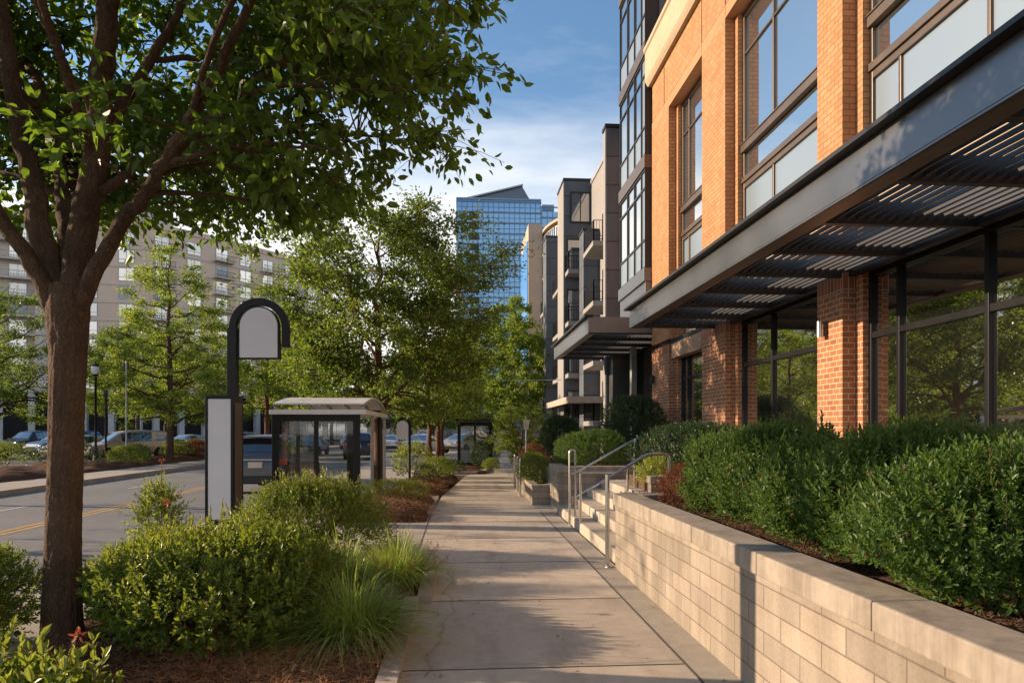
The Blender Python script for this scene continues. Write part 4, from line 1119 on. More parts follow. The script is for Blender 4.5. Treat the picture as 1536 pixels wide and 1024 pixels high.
def bowed(pts, k=4):
    """round the corners of a bent tube"""
    p = [np.array(q, float) for q in pts]; out = [p[0]]
    for a, b, c in zip(p[:-2], p[1:-1], p[2:]):
        r = .07; u = unit(a - b); v = unit(c - b)
        for t in np.linspace(0, 1, k): out.append((1 - t) ** 2 * (b + u * r) + 2 * t * (1 - t) * b + t * t * (b + v * r))
    return out + [p[-1]]
def handrail(label, loc, post, rails, posts2):
    t = thing('handrail', label, 'handrail', loc, 0, 'stair handrails')
    p = MB()
    for q in posts2: p.tube(q, .021, 10)
    part(p, 'post', 'steel', t, smooth=True)
    for r in rails: part(MB().tube(r, .019, 10), 'rail', 'steel', t, smooth=True)
    fl = MB()
    for q in posts2:
        if q[0][2] < .05: fl.cyl(q[0][0], q[0][1], q[0][2], q[0][2] + .012, .05, 14)
    if fl.ch: part(fl, 'base_flange', 'steel', t)
    return t
handrail('straight steel post and handrail at the near end of the stairs', (1.80, 8.34, 0), None,
         [bowed([(1.80, 8.36, 1.10), (2.35, 8.5, 1.40), (2.62, 8.5, 1.40), (2.62, 8.5, .68)])],
         [[(1.80, 8.34, 0), (1.80, 8.34, 1.15)], [(1.80, 8.40, 0.0), (1.80, 8.40, 1.15)]])
handrail('looped steel handrail climbing the middle of the stairs', (1.94, 12.1, 0), None,
         [bowed([(1.94, 12.1, .93), (2.0, 12.1, .93), (3.15, 12.1, 1.56), (3.9, 12.1, 1.56)]),
          bowed([(1.94, 12.1, .50), (2.0, 12.1, .50), (2.95, 12.1, 1.02), (3.05, 12.1, 1.02)]),
          bowed([(1.94, 11.2, 1.0), (2.6, 11.2, 1.0), (2.75, 11.2, 1.08), (3.6, 11.2, 1.62), (4.1, 11.2, 1.62)])],
         [bowed([(1.92, 12.1, 0), (1.92, 12.1, 1.36), (2.02, 12.1, 1.36), (2.02, 12.1, .17)]), [(3.1, 12.1, .66), (3.1, 12.1, 1.54)], [(2.75, 11.2, .50), (2.75, 11.2, 1.07)], [(3.55, 11.2, .66), (3.55, 11.2, 1.6)], [(1.96, 11.2, 0.15), (1.96, 11.2, 1.0)]])
t = thing('handrail', 'low curved steel rail rising above the red leaved plant', 'handrail', (3.4, 9.0, .9), 0, 'stair handrails')
part(MB().tube(bowed([(2.95, 8.9, .9), (2.95, 8.9, 1.12), (3.6, 8.75, 1.08), (4.3, 8.5, .98)]), .02, 10), 'rail', 'steel', t, smooth=True)

# ================================================================== signs, shelter, lamps
pg = thing('pylon_sign', 'tall black arch topped street sign with blank white panels', 'sign', (-4.31, 12.9, 0), R(-4))
def arch(cx, cz, r, a0, a1, th, dp, y):
    n = 22; m = MB()
    a = np.linspace(a0, a1, n); V = []
    for q in a:
        for rr_, yy in ((r, y - dp), (r + th, y - dp), (r + th, y + dp), (r, y + dp)): V.append((cx + cos(q) * rr_, yy, cz + sin(q) * rr_))
    i = np.arange(n - 1)[:, None] * 4; j = np.arange(4)[None]
    m.add(V, np.stack([i + j, i + 4 + j, i + 4 + (j + 1) % 4, i + (j + 1) % 4], -1).reshape(-1, 4))
    m.add(V[:4], [(0, 1, 2, 3)]); m.add(V[-4:], [(3, 2, 1, 0)]); return m
f = MB().box(-.28, .20, -.24, -.19, 0.02, 2.33).box(-.28, .20, .19, .24, 0.02, 2.33)
f = MB()
f.box(-.30, -.255, -.24, .24, .0, 2.33).box(.165, .21, -.24, .24, .0, 2.33).box(-.255, .165, -.24, .24, 2.27, 2.33).box(-.255, .165, -.24, .24, 0, .08)
f.box(-.255, .165, -.20, .20, .08, 2.27)
f.build('cabinet', M['black'], pg, bevel=.006)
MB().box(-.25, .16, -.226, -.201, .085, 2.265).build('cabinet_panel', M['sign_white'], pg, bevel=.003)
MB().box(.211, .214, -.17, .17, .12, 2.2).build('side_panel', M['bronze'], pg)
MB().box(.02, .20, -.06, .06, 2.33, 3.57).build('post', M['black'], pg, bevel=.006)
am = arch(.60, 3.57, .42, pi, 0, .13, .055, 0); am.box(1.02, 1.15, -.055, .055, 3.22, 3.57)
am.build('arch', M['black'], pg, bevel=.004)
hp = [(.23 + .37 + .37 * cos(a), 3.60 + .37 * sin(a)) for a in np.linspace(pi, 0, 20)]
pm = MB().extrude([(.215, 3.0), (.985, 3.0)] + [(x, z) for x, z in hp[::-1]], 'y', -.05, .05)
e = pm.build('panel_rim', M['black'], pg)
hp2 = [(.60 + .345 * cos(a), 3.60 + .345 * sin(a)) for a in np.linspace(pi, 0, 20)]
MB().extrude([(.255, 3.03), (.945, 3.03)] + [(x, z) for x, z in hp2[::-1]], 'y', -.058, .058).build('arch_panel', M['sign_white'], e)

sg = thing('pole_sign', 'small black hooked pole sign with a rounded blank panel by the mulch mounds', 'sign', (-1.42, 18.7, 0), R(-4))
MB().cyl(0, 0, 0, 1.85, .035, 12).build('post', M['black'], sg, smooth=False)
a = arch(-.17, 1.83, .15, pi * .75, 0, .07, .035, 0); a.box(-.02, .05, -.034, .034, 1.55, 1.83)
a.build('arch', M['black'], sg)
hp = [(-.19 + .16 * cos(a_), 1.80 + .16 * sin(a_)) for a_ in np.linspace(pi, 0, 14)]
MB().extrude([(-.35, 1.45), (-.03, 1.45)] + [(x, z) for x, z in hp[::-1]], 'y', -.02, .02).build('sign_panel', M['sign_white'], sg)

def shelter(name, label, loc, w, d, h, rz=0., fm='black', rm='roof_panel', arched=True):
    t = thing(name, label, 'bus shelter', loc, rz)
    hw, hd = w / 2, d / 2
    f = MB()
    for x in (-hw, hw):
        for y in (-hd, hd):
            e_ = .068 if y < 0 else .04
            f.box(x - e_, x + e_, y - .045, y + .045, 0, h - .18)
    f.box(-hw + .04, hw - .04, -hd - .04, -hd + .04, h - .37, h - .20); f.box(-hw + .04, hw - .04, -hd - .04, -hd + .04, .12, .22)
    f.box(-.04, .04, -hd - .035, -hd + .035, .22, h - .32)
    f.box(-hw - .04, -hw + .04, -hd + .04, hd - .04, h - .32, h - .20); f.box(-hw - .04, -hw + .04, -hd + .04, hd - .04, .12, .22); f.box(-hw - .04, -hw + .04, -.04, .04, .22, h - .32)
    f.build('frame', M[fm], t, bevel=.006)
    MB().box(-hw + .04, -.04, -hd - .006, -hd + .006, .22, h - .32).box(.04, hw - .04, -hd - .006, -hd + .006, .22, h - .32).build('end_glass', M['clear'], t)
    MB().box(-hw - .006, -hw + .006, -hd + .04, -.04, .22, h - .32).box(-hw - .006, -hw + .006, .04, hd - .04, .22, h - .32).build('back_glass', M['clear'], t)
    return t, hw, hd
sh, hw, hd = shelter('bus_shelter', 'bus shelter with black framed glass and a pale curved roof behind the shrubs', (-3.06, 16.6, 0), 1.68, 3.9, 2.26)
MB().box(.62, .88, -1.88, -1.70, .0, 2.0).build('advert_case', M['black'], sh, bevel=.008)
p = MB()
for y in (-.6, 1.9): p.box(.95, 1.02, y - .035, y + .035, 0, 2.12)
p.build('post', M['grey_metal'], sh, bevel=.004)
b = MB().box(-.93, 1.05, -2.12, -2.06, 2.03, 2.13).box(-.93, 1.05, 2.0, 2.06, 2.03, 2.13).box(.99, 1.05, -2.06, 2.0, 2.03, 2.13).box(-.93, -.87, -2.06, 2.0, 2.03, 2.13)
b.build('roof_beam', M['roof_panel'], sh, bevel=.006)
n = 15; prof = [(y, 2.24 + .20 * sin(pi * q)) for q, y in zip(np.linspace(0, 1, n), np.linspace(-2.0, 2.02, n))]
prof2 = [(y, z + .03) for y, z in prof][::-1]
MB().extrude(prof + prof2, 'x', -.88, 1.0).build('roof', M['roof_panel'], sh)
rb = MB()
for x in (-.86, -.4, .08, .56, .98): rb.extrude([(y, z - .04) for y, z in prof] + [(y, z - .004) for y, z in prof][::-1], 'x', x - .02, x + .02)
for y in (-1.98, 1.96): 
    for x in (-.85, .97): rb.box(x - .02, x + .02, y - .02, y + .02, 2.15, 2.24)
rb.build('roof_rib', M['grey_metal'], sh)
MB().box(-.75, -.35, -1.3, 1.3, .43, .47).box(-.6, -.5, -1.1, -1.0, 0, .43).box(-.6, -.5, 1.0, 1.1, 0, .43).build('bench', M['charcoal'], sh, bevel=.01)

s2, hw, hd = shelter('bus_shelter', 'small dark bus shelter with glass sides on the far mulch island', (.55, 30.2, .1), 1.35, 2.0, 2.15)
MB().box(-.85, .85, -1.25, 1.25, 1.97, 2.08).build('roof', M['charcoal'], s2, bevel=.01)
MB().box(-.6, .6, -1.0, -.98, .22, .75).build('lower_panel', M['spandrel'], s2)
MB().box(-.5, .5, .3, .6, .43, .48).box(-.45, -.4, .4, .5, 0, .43).box(.4, .45, .4, .5, 0, .43).build('bench', M['charcoal'], s2)

def street_lamp(label, loc, h):
    t = thing('street_lamp', label, 'street lamp', loc, 0, 'street lamps by the car park')
    MB().lathe([(.16, 0), (.17, .05), (.13, .12), (.12, .55), (.075, .7), (.06, 1.0), (.05, h - .75), (.075, h - .72), (.05, h - .66), (.05, h - .62)], 14).build('post', M['black'], t, smooth=True)
    MB().lathe([(.05, h - .62), (.15, h - .58), (.16, h - .54), (.05, h - .50)], 14).build('lamp_cup', M['black'], t, smooth=True)
    MB().lathe([(.12, h - .55), (.20, h - .40), (.215, h - .22), (.19, h - .12)], 18).build('globe', M['sign_white'], t, smooth=True)
    MB().lathe([(.225, h - .13), (.20, h - .07), (.10, h - .01), (.03, h + .03), (.025, h + .1), (.001, h + .12)], 18).build('lamp_cap', M['black'], t, smooth=True)
    return t
street_lamp('black acorn globe street lamp beside the foreground tree trunk', (-18.75, 36.5, 0), 5.1)
street_lamp('black globe street lamp on the far kerb added out of view to cast its shadow on the wall', (-13.9, 9.55, 0), 4.6)  # unseen post, added for the narrow pole shadow on the retaining wall
for i, (x, y, h, r, lb) in enumerate(((-18.3, 36.6, 3.9, .055, 'plain black pole just right of the globe street lamp'), (-17.0, 36., 5.2, .04, 'thin grey pole in front of the beige minivan'))):
    t = thing('pole', lb, 'pole', (x, y, 0))
    MB().lathe([(r * 2, 0), (r * 2, .05), (r, .1), (r, h), (.001, h + .03)], 10).build('shaft', M['black' if i == 0 else 'grey_metal'], t)
    MB().box(-.12, .12, -.02, .02, h - .5, h - .1).build('plate', M['charcoal'], t)
pa = thing('path_light', 'slim steel path light with a square tapered lantern beside the sidewalk', 'path light', (1.72, 18.3, 0))
MB().cyl(0, 0, 0, 1.72, .022, 10).build('post', M['steel'], pa)
MB().add([(-.065, -.065, 1.7), (.065, -.065, 1.7), (.065, .065, 1.7), (-.065, .065, 1.7), (-.09, -.09, 1.98), (.09, -.09, 1.98), (.09, .09, 1.98), (-.09, .09, 1.98)],
   [(0, 1, 5, 4), (1, 2, 6, 5), (2, 3, 7, 6), (3, 0, 4, 7), (3, 2, 1, 0), (4, 5, 6, 7)]).build('lantern', M['steel'], pa, bevel=.006)
for i, (x, y, lb) in enumerate(((1.50, 17.6, 'steel bollard nearest the camera in the row by the path light'), (1.55, 19.0, 'middle steel bollard standing just left of the path light'), (1.58, 20.4, 'farthest steel bollard of the row by the round tree'))):
    t = thing('bollard', lb, 'bollard', (x, y, 0), 0, 'bollards along the sidewalk edge')
    MB().lathe([(.05, 0), (.05, .012), (.034, .015), (.034, .93), (.028, .965), (.001, .98)], 14).build('shaft', M['steel'], t, smooth=False)

# ================================================================== vehicles
P = dict(grey=paint('graphite_paint', (.10, .10, .102), .4), beige=paint('champagne_paint', (.40, .33, .25), .4), silver=paint('silver_paint', (.38, .40, .42), .5),
         white=paint('white_paint', (.62, .62, .62), 0), blue=paint('blue_paint', (.05, .11, .22), .3), black=paint('black_paint', (.015, .015, .017), .2))
for k, v in P.items(): M['paint_' + k] = v
car('sport_utility_car', 'dark grey SUV seen from behind beside the bus shelter', (-5.88, 22.3, -.15), R(90), 'suv', 'paint_grey')
car('minivan', 'champagne minivan facing the street with orange front lights', (-20.0, 42.5, -.05), R(-128), 'van', 'paint_beige', group='cars in the car park', cat='minivan')
for (kind, pm, x, y, rz, lb) in (
    ('sedan', 'paint_silver', -23.6, 44.5, -120, 'silver car parked just left of the champagne minivan'),
    ('sedan', 'paint_white', -29.5, 43.5, -110, 'white car at the left edge of the car park'),
    ('suv', 'paint_blue', -26.3, 47.5, -115, 'blue SUV parked behind the foreground tree trunk'),
    ('sedan', 'paint_white', -34.5, 47, -110, 'white car half outside the left picture edge'),
    ('suv', 'paint_black', -33, 55, -100, 'black SUV in the second parking row at far left'),
    ('sedan', 'paint_silver', -19.6, 50.5, -120, 'silver car right behind the champagne minivan'),
    ('suv', 'paint_black', -19.3, 57, -120, 'black SUV between the tree trunks of the car park'),
    ('sedan', 'paint_blue', -19.6, 63, -115, 'blue car deep in the car park behind the near pylon sign')):
    car('parked_car', lb, (x, y, -.05), R(rz), kind, pm, False, 'cars in the car park')
for (kind, pm, x, y, rz, lb) in (
    ('suv', 'paint_black', -6.4, 45, 90, 'black SUV driving away beyond the bus shelter'),
    ('sedan', 'paint_white', -6.2, 60, 90, 'white car driving away far down the road'),
    ('sedan', 'paint_blue', -11.2, 52, -90, 'blue car coming down the far lane'),
    ('suv', 'paint_silver', -11.0, 70, -90, 'silver SUV coming down the far lane'),
    ('sedan', 'paint_white', -2.6, 47, 75, 'white car standing behind the small dark bus shelter'),
    ('sedan', 'paint_silver', .2, 52, 60, 'silver car beyond the small dark bus shelter'),
    ('suv', 'paint_black', 1.2, 62, 60, 'black SUV at the far end of the sidewalk'),
    ('sedan', 'paint_blue', -3.6, 66, 85, 'small blue car at the end of the street')):
    car('distant_car', lb, (x, y, -.15 if x < -4.7 else 0), R(rz), kind, pm, False, 'cars far down the street')

# ================================================================== vegetation
rng = np.random.default_rng(77)
ft = thing('foreground_tree', 'large multi stemmed tree with broad dark leaves filling the upper left', 'tree', (-3.04, 5.44, 0))
L0 = np.array([-3.04, 5.44, 0])
limbs = dict(
 trunk=([(-3.04, 5.44, -.1), (-3.04, 5.44, .12), (-3.04, 5.44, .5), (-3.03, 5.44, 1.0), (-3.01, 5.43, 1.45), (-3.0, 5.43, 1.9), (-2.99, 5.43, 2.3), (-2.99, 5.43, 2.6), (-2.99, 5.43, 2.8)], [.20, .146, .127, .119, .116, .118, .126, .146, .13]),
 a=([(-3.05, 5.44, 2.52), (-3.17, 5.35, 2.88), (-3.29, 5.25, 3.14), (-3.46, 5.16, 3.46), (-3.72, 5.08, 3.9), (-4.2, 4.9, 4.5), (-4.8, 4.7, 5.0)], [0.072, 0.058, 0.051, 0.047, 0.041, 0.030, 0.013]),
 b=([(-3.05, 5.44, 2.55), (-3.19, 5.5, 3.06), (-3.31, 5.56, 3.49), (-3.49, 5.67, 4.15), (-3.67, 5.78, 4.84), (-3.83, 5.9, 5.56), (-4.0, 6.0, 6.4), (-4.1, 6.0, 7.2)], [0.093, 0.085, 0.076, 0.068, 0.060, 0.051, 0.034, 0.013]),
 c=([(-3.0, 5.47, 2.6), (-3.12, 5.65, 3.2), (-3.34, 5.96, 3.79), (-3.62, 6.28, 4.42), (-4.04, 6.71, 5.17), (-4.46, 7.14, 5.98), (-4.7, 7.5, 6.6)], [0.076, 0.061, 0.053, 0.047, 0.038, 0.027, 0.010]),
 d=([(-2.96, 5.43, 2.55), (-2.88, 5.42, 3.2), (-2.77, 5.37, 3.69), (-2.69, 5.31, 4.22), (-2.59, 5.2, 4.7), (-2.51, 5.1, 5.3), (-2.45, 5.0, 6.2), (-2.5, 4.9, 7.3)], [0.111, 0.098, 0.089, 0.081, 0.072, 0.061, 0.043, 0.017]),
 e=([(-2.73, 5.36, 3.89), (-2.62, 5.51, 4.26), (-2.51, 5.7, 4.68), (-2.39, 5.89, 5.12), (-2.26, 6.08, 5.7), (-2.1, 6.4, 6.5)], [0.051, 0.044, 0.038, 0.032, 0.025, 0.010]),
 f=([(-2.93, 5.43, 2.58), (-2.65, 5.31, 3.04), (-2.38, 5.19, 3.34), (-2.14, 5.07, 3.59), (-1.91, 4.95, 3.88), (-1.68, 4.84, 4.18), (-1.45, 4.72, 4.51), (-1.2, 4.55, 4.85), (-.8, 4.3, 5.3)], [0.066, 0.056, 0.049, 0.044, 0.039, 0.034, 0.028, 0.021, 0.009]),
 g=([(-2.16, 5.07, 3.57), (-1.96, 5.16, 3.87), (-1.7, 5.24, 4.17), (-1.38, 5.32, 4.49), (-1.0, 5.39, 4.75), (-.54, 5.45, 5.0)], [0.038, 0.034, 0.029, 0.024, 0.019, 0.005]),
 h=([(-2.72, 5.36, 3.49), (-2.54, 5.5, 3.72), (-2.36, 5.79, 4.01), (-2.09, 6.07, 4.24), (-1.68, 6.44, 4.44), (-1.1, 6.8, 4.6), (-.5, 7.1, 4.7)], [0.038, 0.034, 0.029, 0.024, 0.020, 0.014, 0.005]),
 i=([(-2.70, 5.31, 3.97), (-2.84, 5.22, 4.26), (-2.95, 5.13, 4.55), (-3.03, 5.03, 4.77), (-3.2, 4.7, 5.3), (-3.4, 4.3, 5.8)], [0.025, 0.023, 0.020, 0.018, 0.014, 0.005]),
 j=([(-1.66, 5.22, 4.20), (-1.28, 5.11, 4.22), (-.92, 4.98, 4.15), (-.48, 4.85, 4.08)], [0.019, 0.016, 0.012, 0.004]),
 k=([(-2.14, 5.07, 3.59), (-1.8, 4.95, 3.66), (-1.4, 4.85, 3.68), (-1.0, 4.72, 3.62), (-.7, 4.6, 3.5)], [0.022, 0.018, 0.014, 0.009, 0.003]),
 l=([(-2.77, 5.37, 3.69), (-2.7, 4.9, 4.1), (-2.6, 4.3, 4.5), (-2.5, 3.7, 4.8), (-2.4, 3.1, 5.0)], [0.034, 0.029, 0.022, 0.015, 0.005]),
 m=([(-3.49, 5.67, 4.15), (-3.6, 6.3, 4.5), (-3.5, 7.1, 4.8), (-3.3, 7.9, 4.95)], [0.034, 0.025, 0.017, 0.005]),
 n=([(-2.51, 5.7, 4.68), (-2.0, 6.4, 5.1), (-1.4, 7.1, 5.3), (-.9, 7.8, 5.4)], [0.025, 0.020, 0.014, 0.004]),
 o=([(-3.43, 5.16, 3.45), (-3.9, 4.6, 3.9), (-4.3, 4.0, 4.2), (-4.6, 3.5, 4.3)], [0.030, 0.024, 0.015, 0.005]),
 p=([(-1.91, 4.95, 3.88), (-1.5, 4.4, 4.25), (-1.0, 3.9, 4.5), (-.5, 3.5, 4.6)], [0.025, 0.020, 0.014, 0.004]))
wood = MB(); nodes, nrad = [], []
for k, (pts, rad) in limbs.items():
    pts = np.array(pts) - L0; rad = np.array(rad)
    q = np.linspace(0, len(pts) - 1, len(pts) * 5); i0 = np.clip(q.astype(int), 0, len(pts) - 2); fr = q - i0
    # catmull-rom through the given joints
    pp = np.vstack([2 * pts[0] - pts[1], pts, 2 * pts[-1] - pts[-2]])
    a0, a1, a2, a3 = pp[i0], pp[i0 + 1], pp[i0 + 2], pp[i0 + 3]; fq = fr[:, None]
    sp = .5 * (2 * a1 + (a2 - a0) * fq + (2 * a0 - 5 * a1 + 4 * a2 - a3) * fq ** 2 + (3 * a1 - a0 - 3 * a2 + a3) * fq ** 3)
    rr_ = np.interp(q, np.arange(len(rad)), rad)
    if k != 'trunk': sp[1:] += rng.normal(0, .008, (len(sp) - 1, 3)); nodes += list(sp[6:]); nrad += list(rr_[6:])
    if k in 'trunk b d f a'.split():
        # furrowed bark: shallow ridges that wander as they climb
        m_ = len(sp) * 5; qq = np.linspace(0, len(sp) - 1, m_)
        sp2 = np.stack([np.interp(qq, np.arange(len(sp)), sp[:, c_]) for c_ in range(3)], 1); r2 = np.interp(qq, np.arange(len(sp)), rr_)
        ns_ = 96 if k == 'trunk' else 48
        wood.tube(sp2, r2, ns_, cap=False)
        vv, ff = wood.ch[-1]; V3 = vv.reshape(m_, ns_, 3); th_ = np.linspace(0, 2 * pi, ns_, endpoint=False)[None]
        zz_ = np.linspace(0, np.linalg.norm(np.diff(sp2, axis=0), axis=1).sum(), m_)[:, None]
        h_ = np.zeros((m_, ns_))
        for f_ in (5, 8, 11, 13, 17, 19, 23, 29) if k == 'trunk' else (4, 6, 9, 11, 13):
            ph = np.cumsum(rng.normal(0, .16, m_))[:, None]; am_ = .5 + .5 * np.sin(zz_ * rng.uniform(2, 7) + rng.uniform(0, 6))
            h_ += am_ * (np.abs(np.sin(f_ * .5 * th_ + ph)) - .6) / f_ ** .35
        h_ += rng.normal(0, .10, h_.shape)
        rad_ = unit(V3 - sp2[:, None])
        V3 = V3 + rad_ * (h_ * (.0095 if k == 'trunk' else .0055))[..., None]
        wood.ch[-1] = (V3.reshape(-1, 3), ff)
    else:
        wood.tube(sp, rr_ * (1 + rng.normal(0, .02, len(rr_))), 14)
n = 2600
v = unit(rng.normal(0, 1, (n, 3))); rad = rng.uniform(.18, 1, n) ** .5
C = v * rad[:, None] * np.array([3.25, 3.2, 1])
C[:, 2] *= np.where(C[:, 2] < 0, 2.05, 2.6); C += np.array([0.05, -.1, 5.25])
hr = np.hypot(C[:, 0], C[:, 1]); C[:, 2] -= .11 * np.maximum(0, hr - 1.2) ** 2 * .55
C = C[(C[:, 2] > 3.0) & (C[:, 2] > 3.9 - .35 * hr)]
C = C[~((C[:, 1] < -3.0))]
C = C[(C[:, 1] > .2) | (C[:, 2] > 5.6) | (rng.uniform(0, 1, len(C)) < .14) | (C[:, 0] > 1.6)][:700]
crown_and_wood(ft, rng, wood, nodes, nrad, C, rng.uniform(.34, .62, len(C)), 7, 9, .124, M['leaf_near'], M['bark'], 1, .5, True, lw=.52, sag=.35, spread=1.0, bscale=1.0, side=6)

tree('street_tree', 'big leafy street tree right behind the bus shelter', (-2.5, 20.6, 0), 11, 8.7, 2.1, 3.7, 'vase', 18, 300, 9, 22, 0.132, 'leaf_mid', 'bark_red', .15, 'street trees beside the sidewalk', rise=.62, inner=.25, flat=.5, cr=1.0)
tree('street_tree', 'thin dark street tree nearest the camera in the row by the sidewalk', (-1.15, 24.0, 0), 12, 6.0, 2.0, 1.6, 'spread', 12, 75, 9, 19, 0.112, 'leaf_dark', 'bark_red', .085, 'street trees beside the sidewalk', cr=.75)
tree('street_tree', 'middle thin street tree of the row by the sidewalk', (-1.0, 28.6, .1), 13, 6.3, 2.1, 1.7, 'spread', 12, 75, 9, 18, 0.123, 'leaf_dark', 'bark_red', .095, 'street trees beside the sidewalk', cr=.8)
tree('street_tree', 'farthest thin street tree left of the small dark bus shelter', (-.95, 33.4, 0), 14, 6.4, 2.2, 1.8, 'spread', 12, 70, 9, 18, 0.134, 'leaf_mid', 'bark_red', .10, 'street trees beside the sidewalk', cr=.85)
tree('lime_tree', 'bright yellow green tree standing below the glass tower', (4.1, 55, 0), 15, 12.4, 2.4, 3.1, 'oval', 18, 190, 9, 24, 0.235, 'leaf_lime', 'bark_far', .2, cr=1.05, inner=.4)
tree('tiered_tree', 'pale green tiered tree on the far verge behind the arch sign', (-16.1, 39, 0), 16, 12.6, 2.2, 4.1, 'cone', 24, 190, 9, 19, 0.168, 'leaf_lime', 'bark_far', .19, 'trees across the road', flat=.28, rise=.22, cr=1.0)
tree('spreading_tree', 'broad green tree at the left edge across the road', (-25.4, 38.5, 0), 17, 10.3, 2.4, 4.6, 'spread', 18, 170, 9, 19, 0.168, 'leaf_mid', 'bark_far', .2, 'trees across the road', flat=.35, cr=1.15)
tree('verge_tree', 'darker tree just behind the pale tiered tree', (-19.6, 47, 0), 18, 8.6, 2.6, 3.5, 'oval', 14, 100, 9, 18, 0.190, 'leaf_mid', 'bark_far', .2, 'trees across the road', cr=1.1)
tree('verge_tree', 'tall reddish trunked tree seen through the arch sign gap', (-13.9, 50, 0), 19, 11.0, 3.0, 3.8, 'oval', 16, 110, 9, 18, 0.202, 'leaf_lime', 'bark_red', .2, 'trees across the road', cr=1.15)
tree('verge_tree', 'light green tree behind the street tree on the far kerb', (-15.4, 62, 0), 20, 12.0, 3.0, 4.2, 'oval', 16, 110, 9, 18, 0.224, 'leaf_mid', 'bark_far', .2, 'trees across the road', cr=1.3)
tree('verge_tree', 'far kerb tree deep in the street behind the others', (-15.0, 80, 0), 21, 12.5, 3.0, 5.0, 'oval', 14, 110, 8, 18, 0.291, 'leaf_dark', 'bark_far', .22, 'trees across the road', cr=1.5)
tree('distant_tree', 'dark tree at the far end of the road left of the tower', (-3.2, 74, 0), 22, 11.5, 2.4, 5.0, 'spread', 14, 110, 8, 18, 0.291, 'leaf_dark', 'bark_far', .22, cr=1.5)
tree('distant_tree', 'dark tree closing the street below the glass tower', (2.0, 98, 0), 25, 15, 2.0, 7.0, 'spread', 14, 120, 8, 18, 0.403, 'leaf_dark', 'bark_far', .25, cr=2.)
tree('distant_tree', 'tall tree in the car park against the tan apartments', (-32, 70, 0), 26, 12.0, 3.0, 5.0, 'oval', 14, 110, 8, 18, 0.291, 'leaf_mid', 'bark_far', .22, cr=1.5)
tree('distant_tree', 'car park tree left of the tall tree near the apartments', (-45, 62, 0), 27, 12.0, 3.0, 5.0, 'oval', 14, 110, 8, 18, 0.291, 'leaf_mid', 'bark_far', .22, cr=1.5)
tree('distant_tree', 'far dark tree beside the colonnade of the tan apartments', (-22, 90, 0), 28, 11.0, 2.4, 5.0, 'spread', 14, 100, 8, 18, 0.336, 'leaf_dark', 'bark_far', .22, cr=1.6)
tree('distant_tree', 'round dark tree in front of the low shops on the left', (-12.5, 112, 0), 35, 10.5, 2.0, 5.0, 'spread', 12, 100, 8, 14, .32, 'leaf_dark', 'bark_far', .22, cr=1.7)
tree('distant_tree', 'round dark tree in front of the low shops on the right', (-4.5, 108, 0), 36, 10.0, 2.0, 4.6, 'spread', 12, 100, 8, 14, .32, 'leaf_mid', 'bark_far', .22, cr=1.7)
tree('round_tree', 'low round headed tree with pale tips beside the path light', (2.15, 25.5, 0), 23, 2.75, .75, 1.15, 'oval', 12, 90, 9, 19, 0.073, 'leaf_dark', 'bark_far', .07, multi=3, cr=.38, rise=.6)
# trees on the far verge beside the photographer: they throw the dappled shade over the sidewalk
for i, (x, y, sd_, h_) in enumerate(((-15.6, 3.6, 31, 8.2), (-16.2, 12.8, 32, 9.0), (-15.8, 18.6, 33, 8.6))):
    tree('verge_tree', ('verge tree opposite the foreground tree', 'verge tree opposite the brick building', 'verge tree opposite the bus shelter')[i], (x, y, 0), sd_, h_, 2.4, 2.5, 'oval', 10, 30, 5, 10, .14, 'leaf_mid', 'bark_far', .11, 'trees across the road', flat=1.7, cr=.5)

# shrubs on the left
bush('shrub', 'large glossy green shrub with young lime tips behind the foreground trunk', (-2.16, 6.0, .03), 41, .86, .86, .68, 4800, 8, .054, .15, 'shrub', 2.15, .30, lw=.5, tall=210, tallm='shrub_lime', tall_len=.22, stems=26, blooms=[(-.55, .5, 1.0)])
bush('shrub', 'airy light green shrub in front of the bus shelter', (-2.05, 9.35, 0), 42, .92, .70, .86, 2700, 8, .050, .18, 'shrub', 1.75, .38, lw=.48, tall=170, tallm='shrub_lime', tall_len=.36, stems=20, topm=None)
bush('shrub', 'leafy shrub at the bottom left corner with a red bloom', (-2.5, 3.75, .03), 43, .60, .50, .31, 800, 7, .082, .13, 'shrub', 1.9, .45, lw=.5, tall=60, tallm='shrub_lime', tall_len=.28, stems=16, blooms=[(.46, .05, .58)])
bush('shrub', 'dark shrub at the left picture edge beside the trunk', (-4.05, 5.3, .0), 44, .75, .7, .80, 3000, 9, .042, .12, 'shrub', 2.4, .2, lw=.48, tall=60, tallm='shrub_lime', tall_len=.22, stems=14)
bush('sapling', 'single upright shoot with a red tip rising behind the large shrub', (-3.05, 7.15, 0.02), 45, .17, .17, 1.02, 420, 8, .05, .2, 'shrub_lime', 2, .3, lw=.5, tall=10, tallm='shrub_lime', tall_len=.25, stems=6, blooms=[(.02, 0, 1.36)], cat='sapling')
grass_clump('grass_clump', 'fountain of long grass nearest the camera on the pine straw', (-.88, 5.5, .05), 51, .66, .37, 1200, 'ornamental grass clumps along the kerb', 6)
grass_clump('grass_clump', 'grass clump with pink blooms against the sidewalk kerb', (-.72, 7.4, .05), 52, .58, .38, 1000, 'ornamental grass clumps along the kerb', 26)
grass_clump('grass_clump', 'smaller grass clump next to the big glossy shrub', (-1.2, 7.0, .05), 53, .52, .42, 760, 'ornamental grass clumps along the kerb', 12)
grass_clump('grass_clump', 'short grass tuft at the corner of the bed edging', (-.78, 8.3, .05), 54, .42, .34, 420, 'ornamental grass clumps along the kerb', 18)
